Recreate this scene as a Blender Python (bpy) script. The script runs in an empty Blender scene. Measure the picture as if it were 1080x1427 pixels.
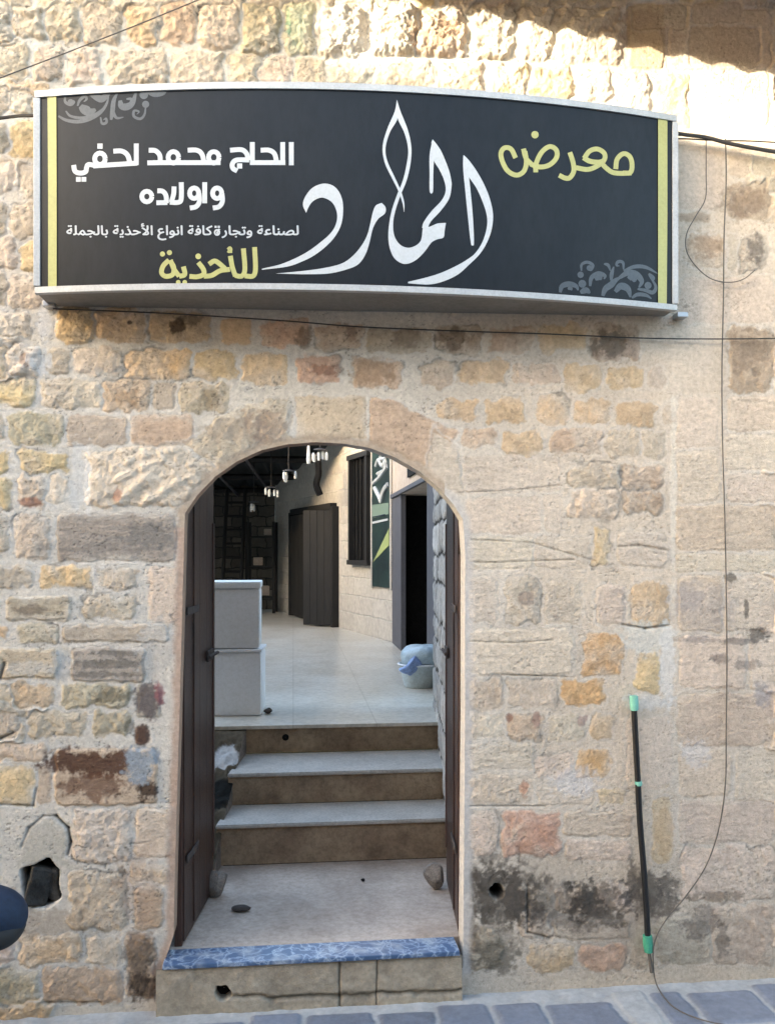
import bpy, bmesh, math, random
import numpy as np
from mathutils import Vector, Matrix

scene = bpy.context.scene
COL = scene.collection
R = math.radians

# ------------------------------------------------------------------ camera
F, HOR, PSI = 1250.0, 765.0, R(6.0)          # focal length and horizon in photograph pixels, yaw to the right
DAX = 3.6                                     # metres to the wall along the optical axis
D0 = DAX * math.cos(PSI)
SC = DAX / F
def depth_at(px, Y=0.0):                      # optical-axis depth of the plane Y at pixel column px
    return (Y + D0) / (math.cos(PSI) - math.sin(PSI) * (px - 540.0) / F)
H = (1393 - HOR) / F * depth_at(500)
cam = bpy.data.cameras.new('camera')
cam.sensor_fit = 'HORIZONTAL'; cam.sensor_width = 36.0
cam.lens = 36.0 * F / 1080.0
cam.shift_y = -(713.5 - HOR) / 1080.0
cam.clip_end = 500; cam.clip_start = 0.05
camo = bpy.data.objects.new('camera', cam); COL.objects.link(camo)
camo.location = (0, -D0, H); camo.rotation_euler = (R(90), 0, -PSI)
scene.camera = camo

# ------------------------------------------------------------------ sky, sun, exposure
SUN_E, SUN_AZ = R(11.5), R(61)
sun_dir = Vector((math.sin(SUN_AZ) * math.cos(SUN_E), math.cos(SUN_AZ) * math.cos(SUN_E), -math.sin(SUN_E)))
w = bpy.data.worlds.new('World'); scene.world = w; w.use_nodes = True
nt = w.node_tree; bg = nt.nodes['Background']
sky = nt.nodes.new('ShaderNodeTexSky'); sky.sky_type = 'NISHITA'; sky.sun_disc = False
sky.sun_elevation = SUN_E; sky.sun_rotation = math.atan2(-sun_dir.x, -sun_dir.y)
sky.air_density = 1.0; sky.dust_density = 3.0; sky.ozone_density = 1.0
nt.links.new(sky.outputs[0], bg.inputs[0]); bg.inputs[1].default_value = 0.15
sl = bpy.data.lights.new('sun', 'SUN'); sl.energy = 2.0; sl.angle = R(0.5); sl.color = (1.0, 0.90, 0.74)
so = bpy.data.objects.new('sun', sl); COL.objects.link(so)
so.rotation_euler = sun_dir.to_track_quat('-Z', 'Y').to_euler(); so.location = (-4, -4, 9)
vs = scene.view_settings
vs.view_transform = 'Standard'; vs.look = 'None'; vs.gamma = 1.0; vs.use_curve_mapping = False
vs.exposure = 3.4
scene.cycles.max_bounces = 8; scene.cycles.diffuse_bounces = 5
scene.cycles.use_denoising = True

# ------------------------------------------------------------------ pixel helpers (photograph pixels to places)
CP, SPN = math.cos(PSI), math.sin(PSI)
CAMP = np.array([0.0, -D0, H])
def ray(x, y):
    a = (x - 540.0) / F; b = (HOR - y) / F
    return np.array([SPN + a * CP, CP - a * SPN, b])
def onY(x, y, Y=0.0):
    d = ray(x, y); t = (Y + D0) / d[1]; return CAMP + d * t
def onZ(x, y, z):
    d = ray(x, y); t = (z - H) / d[2]; return CAMP + d * t
def onPlane(x, y, p0, n):
    d = ray(x, y); t = np.dot(np.asarray(p0) - CAMP, n) / np.dot(d, n); return CAMP + d * t
def atT(x, y, t): return CAMP + ray(x, y) * t
def camxy(l, t): return np.array([l * CP + t * SPN, -D0 + t * CP - l * SPN])

# ------------------------------------------------------------------ objects
def tag(o, label=None, cat=None, group=None, kind=None):
    if label: o['label'] = label
    if cat: o['category'] = cat
    if group: o['group'] = group
    if kind: o['kind'] = kind
    return o
def thing(name, label, cat, loc=(0, 0, 0), rz=0.0, group=None):
    o = bpy.data.objects.new(name, None); COL.objects.link(o)
    o.location = loc; o.rotation_euler = (0, 0, rz); o.empty_display_size = 0.1
    return tag(o, label, cat, group)
def link(name, me, mat, parent=None):
    o = bpy.data.objects.new(name, me); COL.objects.link(o)
    if mat is not None: me.materials.append(mat)
    if parent is not None: o.parent = parent
    return o
class MB:
    def __init__(s): s.bm = bmesh.new()
    def box(s, c, size, rot=None, bev=0.0, jit=0.0):
        m = Matrix.Translation(Vector(c))
        if rot is not None: m = m @ rot.to_4x4()
        r = bmesh.ops.create_cube(s.bm, size=1.0, matrix=m @ Matrix.Diagonal((*size, 1)))
        vv = r['verts']
        if bev > 0:
            es = list({e for v in vv for e in v.link_edges})
            bmesh.ops.bevel(s.bm, geom=es, offset=bev, segments=2, profile=0.6, affect='EDGES')
        return s
    def quad(s, *pts):
        vv = [s.bm.verts.new(Vector(p)) for p in pts]; s.bm.faces.new(vv); return s
    def prism(s, poly, y0, y1):                       # polygon in x,z extruded along y
        a = [s.bm.verts.new((p[0], y0, p[1])) for p in poly]; b = [s.bm.verts.new((p[0], y1, p[1])) for p in poly]
        n = len(poly); s.bm.faces.new(a); s.bm.faces.new(b[::-1])
        for i in range(n): s.bm.faces.new((a[i], b[i], b[(i + 1) % n], a[(i + 1) % n]))
        return s
    def tube(s, pts, r, n=8, caps=True):
        pts = [Vector(p) for p in pts]; rings = []
        rs = r if isinstance(r, (list, tuple)) else [r] * len(pts)
        prev = None
        for i, p in enumerate(pts):
            d = (pts[min(i + 1, len(pts) - 1)] - pts[max(i - 1, 0)]).normalized()
            u = d.orthogonal().normalized() if prev is None else (prev - d * prev.dot(d)).normalized()
            prev = u; v = d.cross(u)
            rings.append([s.bm.verts.new(p + (u * math.cos(2 * math.pi * k / n) + v * math.sin(2 * math.pi * k / n)) * rs[i]) for k in range(n)])
        for a, b in zip(rings, rings[1:]):
            for k in range(n): s.bm.faces.new((a[k], a[(k + 1) % n], b[(k + 1) % n], b[k]))
        if caps: s.bm.faces.new(rings[0][::-1]); s.bm.faces.new(rings[-1])
        return s
    def lathe(s, prof, n=32, sx=1.0, sy=1.0, close=False):
        rings = [[s.bm.verts.new((r * sx * math.cos(2 * math.pi * k / n), r * sy * math.sin(2 * math.pi * k / n), z)) for k in range(n)] for r, z in prof]
        for a, b in zip(rings, rings[1:]):
            for k in range(n): s.bm.faces.new((a[k], a[(k + 1) % n], b[(k + 1) % n], b[k]))
        if close: s.bm.faces.new(rings[0][::-1]); s.bm.faces.new(rings[-1])
        return s
    def build(s, name, mat, parent=None, smooth=False, fix=True):
        if fix: bmesh.ops.recalc_face_normals(s.bm, faces=s.bm.faces)
        me = bpy.data.meshes.new(name); s.bm.to_mesh(me); s.bm.free()
        if smooth:
            me.shade_smooth()
            try: me.set_sharp_from_angle(angle=R(40))
            except Exception: pass
        return link(name, me, mat, parent)
def rotz(a): return Matrix.Rotation(a, 3, 'Z')
def spline(pts, n=8):
    pts = [np.asarray(p, float) for p in pts]; out = []
    P = [2 * pts[0] - pts[1]] + pts + [2 * pts[-1] - pts[-2]]
    for i in range(1, len(P) - 2):
        a, b, c, d = P[i - 1], P[i], P[i + 1], P[i + 2]
        for k in range(n):
            t = k / n
            out.append(0.5 * (2 * b + (c - a) * t + (2 * a - 5 * b + 4 * c - d) * t * t + (3 * b - a - 3 * c + d) * t ** 3))
    out.append(pts[-1]); return out

# ------------------------------------------------------------------ materials
def s2l(c):
    c = np.asarray(c, float) / 255.0
    return np.where(c <= 0.04045, c / 12.92, ((c + 0.055) / 1.055) ** 2.4)
def mat(name, col, rough=0.6, metal=0.0, noise=0.0, nscale=8.0, bump=0.0, bscale=60.0, col2=None, spec=None, attr=None, stretch=None, trans=0.0, coat=0.0):
    m = bpy.data.materials.new(name); m.use_nodes = True
    n = m.node_tree.nodes; l = m.node_tree.links; b = n['Principled BSDF']
    b.inputs['Roughness'].default_value = rough; b.inputs['Metallic'].default_value = metal
    if spec is not None: b.inputs['Specular IOR Level'].default_value = spec
    if trans: b.inputs['Transmission Weight'].default_value = trans
    if coat: b.inputs['Coat Weight'].default_value = coat
    tc = n.new('ShaderNodeTexCoord'); mp = n.new('ShaderNodeMapping')
    if stretch: mp.inputs['Scale'].default_value = stretch
    l.new(tc.outputs['Object'], mp.inputs[0])
    src = None; grit = noise > 0 and not attr
    if attr:
        a = n.new('ShaderNodeAttribute'); a.attribute_name = attr; src = a.outputs['Color']
    if noise > 0 or col2 is not None:
        t = n.new('ShaderNodeTexNoise'); t.inputs['Scale'].default_value = nscale; t.inputs['Detail'].default_value = 6; t.inputs['Roughness'].default_value = 0.65
        l.new(mp.outputs[0], t.inputs['Vector'])
        mx = n.new('ShaderNodeMix'); mx.data_type = 'RGBA'
        rp = n.new('ShaderNodeValToRGB'); rp.color_ramp.elements[0].position = 0.35; rp.color_ramp.elements[1].position = 0.65
        l.new(t.outputs['Fac'], rp.inputs[0]); l.new(rp.outputs[0], mx.inputs['Factor'])
        if attr:
            mx.blend_type = 'MULTIPLY'; inv = n.new('ShaderNodeMix'); inv.data_type = 'RGBA'
            inv.inputs[6].default_value = (1 - noise, 1 - noise, 1 - noise, 1); inv.inputs[7].default_value = (1 + noise * .6,) * 3 + (1,)
            l.new(rp.outputs[0], inv.inputs['Factor']); mx.inputs['Factor'].default_value = 1.0
            for lk in list(mx.inputs['Factor'].links): m.node_tree.links.remove(lk)
            l.new(src, mx.inputs[6]); l.new(inv.outputs[2], mx.inputs[7])
        else:
            c2 = col2 if col2 is not None else tuple(max(0, c * (1 - noise)) for c in col)
            mx.inputs[6].default_value = (*col, 1); mx.inputs[7].default_value = (*c2, 1)
        src = mx.outputs[2]
    if grit:                                             # fine grit over the broad variation
        t3 = n.new('ShaderNodeTexNoise'); t3.inputs['Scale'].default_value = nscale * 11; t3.inputs['Detail'].default_value = 8; t3.inputs['Roughness'].default_value = 0.75
        l.new(mp.outputs[0], t3.inputs['Vector'])
        r3 = n.new('ShaderNodeValToRGB'); e3 = r3.color_ramp.elements; lo3 = 1 - min(.45, noise * .9); e3[0].position = .36; e3[0].color = (lo3, lo3, lo3 * .97, 1); e3[1].position = .58; e3[1].color = (1.08, 1.08, 1.08, 1)
        l.new(t3.outputs['Fac'], r3.inputs[0]); m3 = n.new('ShaderNodeMix'); m3.data_type = 'RGBA'; m3.blend_type = 'MULTIPLY'; m3.inputs['Factor'].default_value = 1
        l.new(src, m3.inputs[6]); l.new(r3.outputs[0], m3.inputs[7]); src = m3.outputs[2]
    if src is not None: l.new(src, b.inputs['Base Color'])
    else: b.inputs['Base Color'].default_value = (*col, 1)
    if bump > 0:
        t2 = n.new('ShaderNodeTexNoise'); t2.inputs['Scale'].default_value = bscale; t2.inputs['Detail'].default_value = 5; t2.inputs['Roughness'].default_value = 0.7
        l.new(mp.outputs[0], t2.inputs['Vector'])
        bp = n.new('ShaderNodeBump'); bp.inputs['Strength'].default_value = 1.0; bp.inputs['Distance'].default_value = bump
        l.new(t2.outputs['Fac'], bp.inputs['Height']); l.new(bp.outputs[0], b.inputs['Normal'])
    return m
def masonry(name, c1, c2, mort, scale=1.0, bw=0.34, bh=0.17, rough=0.9, axis='XZ', dist=0.02):
    m = bpy.data.materials.new(name); m.use_nodes = True
    n = m.node_tree.nodes; l = m.node_tree.links; b = n['Principled BSDF']; b.inputs['Roughness'].default_value = rough
    tc = n.new('ShaderNodeTexCoord'); sp = n.new('ShaderNodeSeparateXYZ'); cb = n.new('ShaderNodeCombineXYZ')
    l.new(tc.outputs['Object'], sp.inputs[0])
    l.new(sp.outputs['X' if axis == 'XZ' else 'Y'], cb.inputs[0]); l.new(sp.outputs['Z'], cb.inputs[1])
    nz = n.new('ShaderNodeTexNoise'); nz.inputs['Scale'].default_value = 6; nz.inputs['Detail'].default_value = 4
    l.new(tc.outputs['Object'], nz.inputs['Vector'])
    ad = n.new('ShaderNodeMix'); ad.data_type = 'RGBA'; ad.blend_type = 'LINEAR_LIGHT'; ad.inputs['Factor'].default_value = dist
    l.new(cb.outputs[0], ad.inputs[6]); l.new(nz.outputs['Color'], ad.inputs[7])
    br = n.new('ShaderNodeTexBrick'); br.inputs['Scale'].default_value = scale
    br.inputs['Brick Width'].default_value = bw; br.inputs['Row Height'].default_value = bh; br.inputs['Mortar Size'].default_value = 0.012; br.inputs['Mortar Smooth'].default_value = 0.4
    br.inputs['Color1'].default_value = (*c1, 1); br.inputs['Color2'].default_value = (*c2, 1); br.inputs['Mortar'].default_value = (*mort, 1)
    l.new(ad.outputs[2], br.inputs['Vector'])
    n2 = n.new('ShaderNodeTexNoise'); n2.inputs['Scale'].default_value = 14; n2.inputs['Detail'].default_value = 8; n2.inputs['Roughness'].default_value = 0.75
    l.new(tc.outputs['Object'], n2.inputs['Vector'])
    rp = n.new('ShaderNodeValToRGB'); rp.color_ramp.elements[0].position = 0.3; rp.color_ramp.elements[0].color = (.62, .6, .58, 1); rp.color_ramp.elements[1].position = 0.65
    l.new(n2.outputs['Fac'], rp.inputs[0])
    mu = n.new('ShaderNodeMix'); mu.data_type = 'RGBA'; mu.blend_type = 'MULTIPLY'; mu.inputs['Factor'].default_value = 0.9
    l.new(br.outputs['Color'], mu.inputs[6]); l.new(rp.outputs[0], mu.inputs[7]); l.new(mu.outputs[2], b.inputs['Base Color'])
    sb = n.new('ShaderNodeMath'); sb.operation = 'MULTIPLY_ADD'; sb.inputs[1].default_value = -1.0
    l.new(br.outputs['Fac'], sb.inputs[0]); l.new(n2.outputs['Fac'], sb.inputs[2])
    bp = n.new('ShaderNodeBump'); bp.inputs['Distance'].default_value = 0.018; bp.inputs['Strength'].default_value = 0.9
    l.new(sb.outputs[0], bp.inputs['Height']); l.new(bp.outputs[0], b.inputs['Normal'])
    return m

M = {}
M['stone'] = mat('weathered_stone', (.5, .4, .3), 0.92, noise=0.16, nscale=55, bump=0.004, bscale=140, attr='Col', spec=0.06)
M['cast'] = mat('worn_limestone', (.41, .30, .19), 0.9, noise=0.28, nscale=3.5, bump=0.008, bscale=40, col2=(.21, .14, .088))
M['tread'] = mat('worn_marble_tread', (.47, .435, .385), 0.55, noise=0.3, nscale=6, bump=0.001, bscale=50, col2=(.38, .35, .31))
M['landing'] = mat('dusty_landing_stone', (.50, .415, .345), 0.85, noise=0.22, nscale=3.2, bump=0.004, bscale=40, col2=(.34, .27, .215))
M['floor'] = mat('courtyard_tiles', (.64, .60, .52), 0.30, noise=0.25, nscale=2.2, bump=0.0008, bscale=30, col2=(.52, .46, .37))
M['wood'] = mat('dark_stained_wood', (.075, .037, .025), 0.42, noise=0.4, nscale=6, bump=0.003, bscale=30, col2=(.028, .015, .011), stretch=(6, 6, .5))
M['woodred'] = mat('reddish_wood_edge', (.075, .036, .024), 0.5, noise=0.4, nscale=6, bump=0.002, bscale=30, col2=(.05, .022, .015), stretch=(6, 6, .5))
M['blackwood'] = mat('blackened_wood', (.004, .0035, .003), 0.75, noise=0.5, nscale=8, bump=0.002, bscale=30, col2=(.013, .011, .009), stretch=(6, 6, .6))
M['dark'] = mat('flat_black', (.007, .0065, .006), 0.9, noise=0.5, nscale=20, bump=0.004, bscale=60, col2=(.014, .013, .012), spec=.2)  # shade of holes and openings put into colour; also ironwork and pebble
M['case'] = mat('dull_metal_case', (.21, .195, .17), 0.6, metal=0.1, noise=0.2, nscale=4, bump=0.0006, bscale=30)
M['alu'] = mat('brushed_aluminium', (.42, .42, .41), 0.5, metal=0.35, noise=0.15, nscale=10)
M['face'] = mat('charcoal_sign_vinyl', (.0048, .0060, .0082), 0.36, noise=0.35, nscale=3, bump=0.0006, bscale=3, spec=0.22, col2=(.0095, .0105, .012), stretch=(1, 1, .35))
M['white'] = mat('white_vinyl', (.46, .48, .49), 0.4, noise=0.06, nscale=8)
M['yellow'] = mat('pale_yellow_vinyl', (.37, .36, .125), 0.45, noise=0.08, nscale=8)
M['grey'] = mat('grey_print', (.055, .064, .072), 0.4, noise=0.2, nscale=8)
M['cable'] = mat('black_cable', (.025, .022, .02), 0.55)
M['cablegrey'] = mat('brown_grey_cable', (.10, .085, .07), 0.6)
M['green'] = mat('green_tape', (.06, .33, .21), 0.45, noise=0.2, nscale=30)
M['greentint'] = mat('pale_green_tape', (.20, .5, .40), 0.45, noise=0.2, nscale=30)
M['blackpipe'] = mat('black_rubber_hose', (.012, .012, .012), 0.35, noise=0.3, nscale=30, bump=0.001, bscale=60)
M['foam'] = mat('white_foam', (.76, .765, .78), 0.7, noise=0.04, nscale=6, bump=0.0015, bscale=160)
M['foamlid'] = mat('skylit_white_foam', (.80, .82, .83), 0.6, noise=0.05, nscale=10, bump=0.001, bscale=160)  # lid tone lifted to carry skylight; the tub rim shares it
M['tub'] = mat('pale_plastic', (.60, .68, .70), 0.35, noise=0.2, nscale=6, col2=(.50, .54, .52))
M['bag'] = mat('blue_plastic_film', (.30, .42, .72), 0.35, noise=0.3, nscale=8, bump=0.004, bscale=20)
M['bagpale'] = mat('pale_blue_film', (.54, .66, .72), 0.3, noise=.2, nscale=7, bump=.006, bscale=18)
M['rock'] = mat('field_stone', (.34, .29, .24), 0.9, noise=0.5, nscale=14, bump=0.014, bscale=34, col2=(.18, .15, .13))
M['rockdark'] = mat('dark_brown_lump', (.08, .06, .05), 0.9, noise=0.5, nscale=30, bump=0.004, bscale=60)
M['roof'] = mat('dark_corrugated_metal', (.035, .042, .045), 0.6, metal=0.2, noise=0.4, nscale=4)
M['glass'] = mat('milky_glass', (.75, .76, .74), 0.2, noise=0.1)
M['navy'] = mat('navy_blue_paint', (.007, .021, .05), 0.75, noise=0.3, nscale=6, bump=.0006, bscale=90)
M['rubber'] = mat('tyre_rubber', (.02, .02, .02), 0.8)
M['steel'] = mat('worn_steel', (.4, .4, .4), 0.35, metal=0.9)
M['greypaint'] = mat('grey_paint', (.10, .10, .115), 0.6, noise=0.2, nscale=6)
M['court'] = masonry('courtyard_masonry', (.60, .55, .47), (.55, .50, .43), (.61, .57, .50), bw=.46, bh=.23)
M['pier'] = masonry('grey_rubble', (.40, .38, .36), (.30, .29, .28), (.14, .13, .12), bw=.40, bh=.20, axis='YZ', dist=0.04)
M['backstone'] = masonry('roof_shaded_rubble', (.16, .14, .11), (.07, .06, .05), (.03, .028, .025), bw=.30, bh=.18, dist=0.06)  # dark tones carry the shade under the roof
M['facade'] = masonry('opposite_masonry', (.46, .37, .27), (.40, .33, .25), (.50, .44, .36), bw=.5, bh=.26)
M['plaster'] = mat('limewashed_plaster', (.52, .45, .37), 0.9, noise=0.3, nscale=9, bump=0.004, bscale=50, col2=(.44, .34, .27))
M['marble'] = None

# ------------------------------------------------------------------ numpy noise and relief grids
def vnoise(x, y, seed=0):
    rng = np.random.default_rng(seed); T = rng.random((256, 256)).astype(np.float32)
    xi = np.floor(x).astype(np.int64); yi = np.floor(y).astype(np.int64)
    fx = (x - xi).astype(np.float32); fy = (y - yi).astype(np.float32)
    fx = fx * fx * fx * (fx * (fx * 6 - 15) + 10); fy = fy * fy * fy * (fy * (fy * 6 - 15) + 10)
    x0, x1, y0, y1 = xi & 255, (xi + 1) & 255, yi & 255, (yi + 1) & 255
    return (T[y0, x0] * (1 - fx) + T[y0, x1] * fx) * (1 - fy) + (T[y1, x0] * (1 - fx) + T[y1, x1] * fx) * fy
def fbm(x, y, oct=4, seed=0, gain=0.5):
    s = 0; a = 1.0; n = 0
    for o in range(oct):
        s = s + a * vnoise(x * 2 ** o + 17.3 * o, y * 2 ** o + 9.1 * o, seed + o * 7); n += a; a *= gain
    return s / n - 0.5
def sstep(a, b, x):
    t = np.clip((x - a) / (b - a), 0, 1); return t * t * (3 - 2 * t)
def grid_obj(name, P, C, mt, parent=None, keep=None):
    nr, nc = P.shape[:2]
    idx = np.arange(nr * nc).reshape(nr, nc)
    q = np.stack([idx[:-1, :-1], idx[:-1, 1:], idx[1:, 1:], idx[1:, :-1]], -1).reshape(-1, 4)
    if keep is not None: q = q[keep.reshape(-1)]
    used = np.zeros(nr * nc, bool); used[q.reshape(-1)] = True
    remap = np.cumsum(used) - 1; q = remap[q]
    V = P.reshape(-1, 3)[used]; CC = C.reshape(-1, 3)[used]
    me = bpy.data.meshes.new(name)
    me.vertices.add(len(V)); me.vertices.foreach_set('co', V.astype(np.float32).ravel())
    me.loops.add(q.size); me.loops.foreach_set('vertex_index', q.astype(np.int32).ravel())
    me.polygons.add(len(q)); me.polygons.foreach_set('loop_start', (np.arange(len(q)) * 4).astype(np.int32))
    me.update(calc_edges=True)
    a = me.color_attributes.new('Col', 'FLOAT_COLOR', 'POINT')
    a.data.foreach_set('color', np.concatenate([CC, np.ones((len(CC), 1))], 1).astype(np.float32).ravel())
    me.shade_smooth()
    return link(name, me, mt, parent)
def poly_sdf(px, py, poly):
    d = np.full(px.shape, 1e9); inside = np.zeros(px.shape, bool); nx_ = np.zeros(px.shape); ny_ = np.zeros(px.shape)
    n = len(poly)
    for i in range(n):
        ax, ay = poly[i]; bx, by = poly[(i + 1) % n]
        ex, ey = bx - ax, by - ay; L = ex * ex + ey * ey
        if L < 1e-9: continue
        t = np.clip(((px - ax) * ex + (py - ay) * ey) / L, 0, 1)
        qx, qy = ax + ex * t, ay + ey * t
        dd = np.hypot(px - qx, py - qy); m = dd < d
        d = np.where(m, dd, d); nx_ = np.where(m, qx, nx_); ny_ = np.where(m, qy, ny_)
        c = ((ay > py) != (by > py))
        with np.errstate(divide='ignore', invalid='ignore'):
            xx = (bx - ax) * (py - ay) / (by - ay if by != ay else 1e-9) + ax
        inside ^= c & (px < xx)
    return np.where(inside, -d, d), nx_, ny_

# ------------------------------------------------------------------ the street wall
PAL = dict(w=(202, 188, 168), y=(204, 174, 120), o=(196, 164, 122), b=(174, 148, 122), g=(172, 160, 141), k=(128, 124, 116),
           p=(204, 184, 166), d=(98, 70, 54), r=(192, 146, 120), t=(188, 170, 146), e=(158, 148, 122), O=(202, 150, 88), n=(140, 120, 98), G=(170, 170, 142), W=(214, 206, 194))
def _soft(v, k=0.44):
    v = np.asarray(v, float); c = np.array((207.0, 191.0, 171.0)); return s2l(v * (1 - k) + c * k) * 0.96
PAL = {k: _soft(v) for k, v in PAL.items()}
ARCH = [(258, 715), (275, 690), (300, 664), (330, 643), (365, 627), (400, 619), (440, 616), (480, 618), (515, 624), (550, 637), (585, 657), (612, 680), (632, 703), (645, 724)]
OPEN = [(226, 1350), (236, 1322), (242, 1304), (244, 1200), (247, 1100), (250, 1000), (254, 850), (257, 740)] + ARCH + [(648, 770), (648, 1000), (646, 1250), (645, 1350)]

def axis(lo, hi, step, far_lo, far_hi):
    a = list(np.arange(lo, hi, step)); s = step; x = a[-1]
    while x < far_hi: s = min(s * 1.12, 0.07); x += s; a.append(x)
    s = step; x = lo; b = []
    while x > far_lo: s = min(s * 1.12, 0.07); x -= s; b.append(x)
    return np.array(b[::-1] + a)
XL_, XR_ = onY(0, 700)[0], onY(1080, 700)[0]
Xs = axis(XL_ - 0.03, XR_ + 0.03, 0.0036, -18.0, 7.0)
Zs = axis(-0.02, H + HOR * DAX / F + 0.12, 0.0036, -0.04, 7.0)
def X_to_px(X): return 540.0 + F * (X * CP - D0 * SPN) / (X * SPN + D0 * CP)
def X_to_t(X): return X * SPN + D0 * CP
px1 = X_to_px(Xs); t1 = X_to_t(Xs)
GX, GZ = np.meshgrid(Xs, Zs)
PX = np.broadcast_to(px1, GX.shape)
PY = HOR - (GZ - H) * F / t1[None, :]
NW1 = fbm(GX * 22, GZ * 22, 3, 3) * 2; NW2 = fbm(GX * 22, GZ * 22, 3, 11) * 2           # wobble of joints
NF = fbm(GX * 26, GZ * 26, 5, 21, 0.6) * 2                                               # rough faces
NR = 1 - np.abs(fbm(GX * 17 + NF * .35, GZ * 19, 3, 31)) * 5                             # ridges
NS = fbm(GX * 17 + NF * 0.25, GZ * 78, 4, 41, 0.65) * 2                                     # horizontal striation
ND = fbm(GX * 60, GZ * 60, 3, 51, 0.6) * 2                                               # grain
NL = fbm(GX * 3.0, GZ * 3.0, 4, 61) * 2                                                  # large blotches
NM = fbm(GX * 9, GZ * 9, 4, 71) * 2
NC = fbm(GX * 11, GZ * 11, 4, 81) * 2
streak = sstep(0.42, 0.75, NS + 0.25 * NM)
# base: pale lime mortar and flush striated stone
Hh = 0.0010 * NS + 0.0012 * ND + 0.0025 * NM
side = sstep(-150, 200, PX - 640)[..., None]
C = (s2l((216, 208, 194)) * .86 * (1 - side) + PAL['w'] * side) * (1 + 0.10 * NM + 0.10 * NL + 0.06 * NS + 0.05 * ND)[..., None]
C = C * (1 - (0.22 * streak)[..., None] * (0.4 + 0.6 * side)); Hh = Hh - 0.0014 * streak
rs = np.random.default_rng(5)
def stone(x0, y0, x1, y1, col, kind='R', dep=None, poly=None, soft=1.0, rad=None):
    c0, c1 = np.searchsorted(px1, [x0 - 8, x1 + 8]); c0 = max(c0 - 1, 0); c1 = min(c1 + 1, len(px1))
    if c1 - c0 < 2: return
    tt = t1[c0:c1]; za = H + (HOR - (y1 + 8)) * tt / F; zb = H + (HOR - (y0 - 8)) * tt / F
    r0, r1 = np.searchsorted(Zs, [min(za.min(), zb.min()), max(zb.max(), za.max())]); r0 = max(r0 - 1, 0); r1 = min(r1 + 1, len(Zs))
    if r1 - r0 < 2: return
    s = np.s_[r0:r1, c0:c1]
    amp = 7.5 if kind == 'R' else 4.0
    x = PX[s] + NW1[s] * amp; y = PY[s] + NW2[s] * amp
    if poly is None:
        rr = rad if rad is not None else min(9, (y1 - y0) * .3, (x1 - x0) * .3)
        qx = np.abs(x - (x0 + x1) / 2) - (x1 - x0) / 2 + rr; qy = np.abs(y - (y0 + y1) / 2) - (y1 - y0) / 2 + rr
        sd = np.hypot(np.maximum(qx, 0), np.maximum(qy, 0)) + np.minimum(np.maximum(qx, qy), 0) - rr
    else:
        sd = poly_sdf(x, y, poly)[0]
    d = -sd
    m = sstep(-2.2 * soft, 2.2 * soft, d + NF[s] * 1.5)
    c = PAL[col] if isinstance(col, str) else np.asarray(col)
    c = c * (1 + rs.uniform(-.07, .07)) * (1 + rs.uniform(-.02, .02, 3))
    o1, o2 = rs.uniform(-1, 1, 2)
    if kind == 'R':
        dep = 0.011 if dep is None else dep
        h = dep * .8 * (1 - np.exp(-np.maximum(d, 0) / 4.0)) + dep * .2 * sstep(0, 22, d) + (dep * .55 + .002) * NF[s] * sstep(0, 4, d) + dep * .30 * (NR[s] - .5) * sstep(0, 8, d) + .0016 * ND[s]
        h = h + o1 * dep * .3 * (PX[s] - (x0 + x1) / 2) / max(x1 - x0, 20)
        cc = c * (1 + .20 * NF[s] + .16 * NM[s] + .08 * ND[s])[..., None]
        gm = sstep(-.15, .75, NC[s] + .35 * o2 + .25 * NF[s])[..., None]
        cc = cc * (1 - gm * .7) + PAL['w'] * .92 * (1 + .12 * NF[s] + .08 * ND[s])[..., None] * gm * .7
        dk = sstep(.45, .85, NR[s] * .6 + ND[s] * .5 - .25 + .15 * o1)[..., None]
        cc = cc * (1 - .42 * dk)
    elif kind == 'S':
        dep = 0.004 if dep is None else dep
        h = dep * sstep(0, 4, d) + .0022 * NS[s] + .0022 * NF[s] - .0018 * streak[s] + .001 * ND[s]
        cc = c * (1 + .20 * NS[s] + .12 * NM[s] + .07 * ND[s])[..., None] * (1 - .24 * streak[s][..., None])
    else:
        dep = 0.003 if dep is None else dep
        h = dep * sstep(0, 5, d) + .0015 * NF[s] + .001 * ND[s]
        cc = c * (1 + .08 * NM[s] + .06 * ND[s] + .05 * NS[s])[..., None]
    Hh[s] = Hh[s] * (1 - m) + h * m
    smear = 1 - .55 * sstep(.05, .8, NM[s] * .8 + .5 * o1) * sstep(16, 2, d)          # lime wiped over the edges of the stone
    if x0 > 640 and kind in 'SF': smear = smear * .72
    mcol = sstep(-2.0 * soft, 2.6 * soft, d + NF[s] * 3 + ND[s] * 2.5 + NC[s] * 2) * smear
    C[s] = C[s] * (1 - mcol[..., None]) + cc * mcol[..., None]
    # pale pointing pressed round the stone
    pt = sstep(-.5, 1.5, sd) * sstep(6.5, 2.5, sd) * np.clip(.62 + .5 * NM[s] + .25 * ND[s], 0, 1) * (.75 if x0 < 600 else .32)
    C[s] = C[s] * (1 - pt[..., None]) + s2l((222, 215, 203)) * .84 * pt[..., None]; Hh[s] += .0012 * pt
    # open, dirty joint on some edges
    if kind == 'R' and rs.random() < .5:
        e = np.exp(-((sd - 1.5) / 2.0) ** 2) * sstep(-.1, .5, NC[s]) * .45
        C[s] = C[s] * (1 - e[..., None]); Hh[s] -= .004 * e

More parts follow.
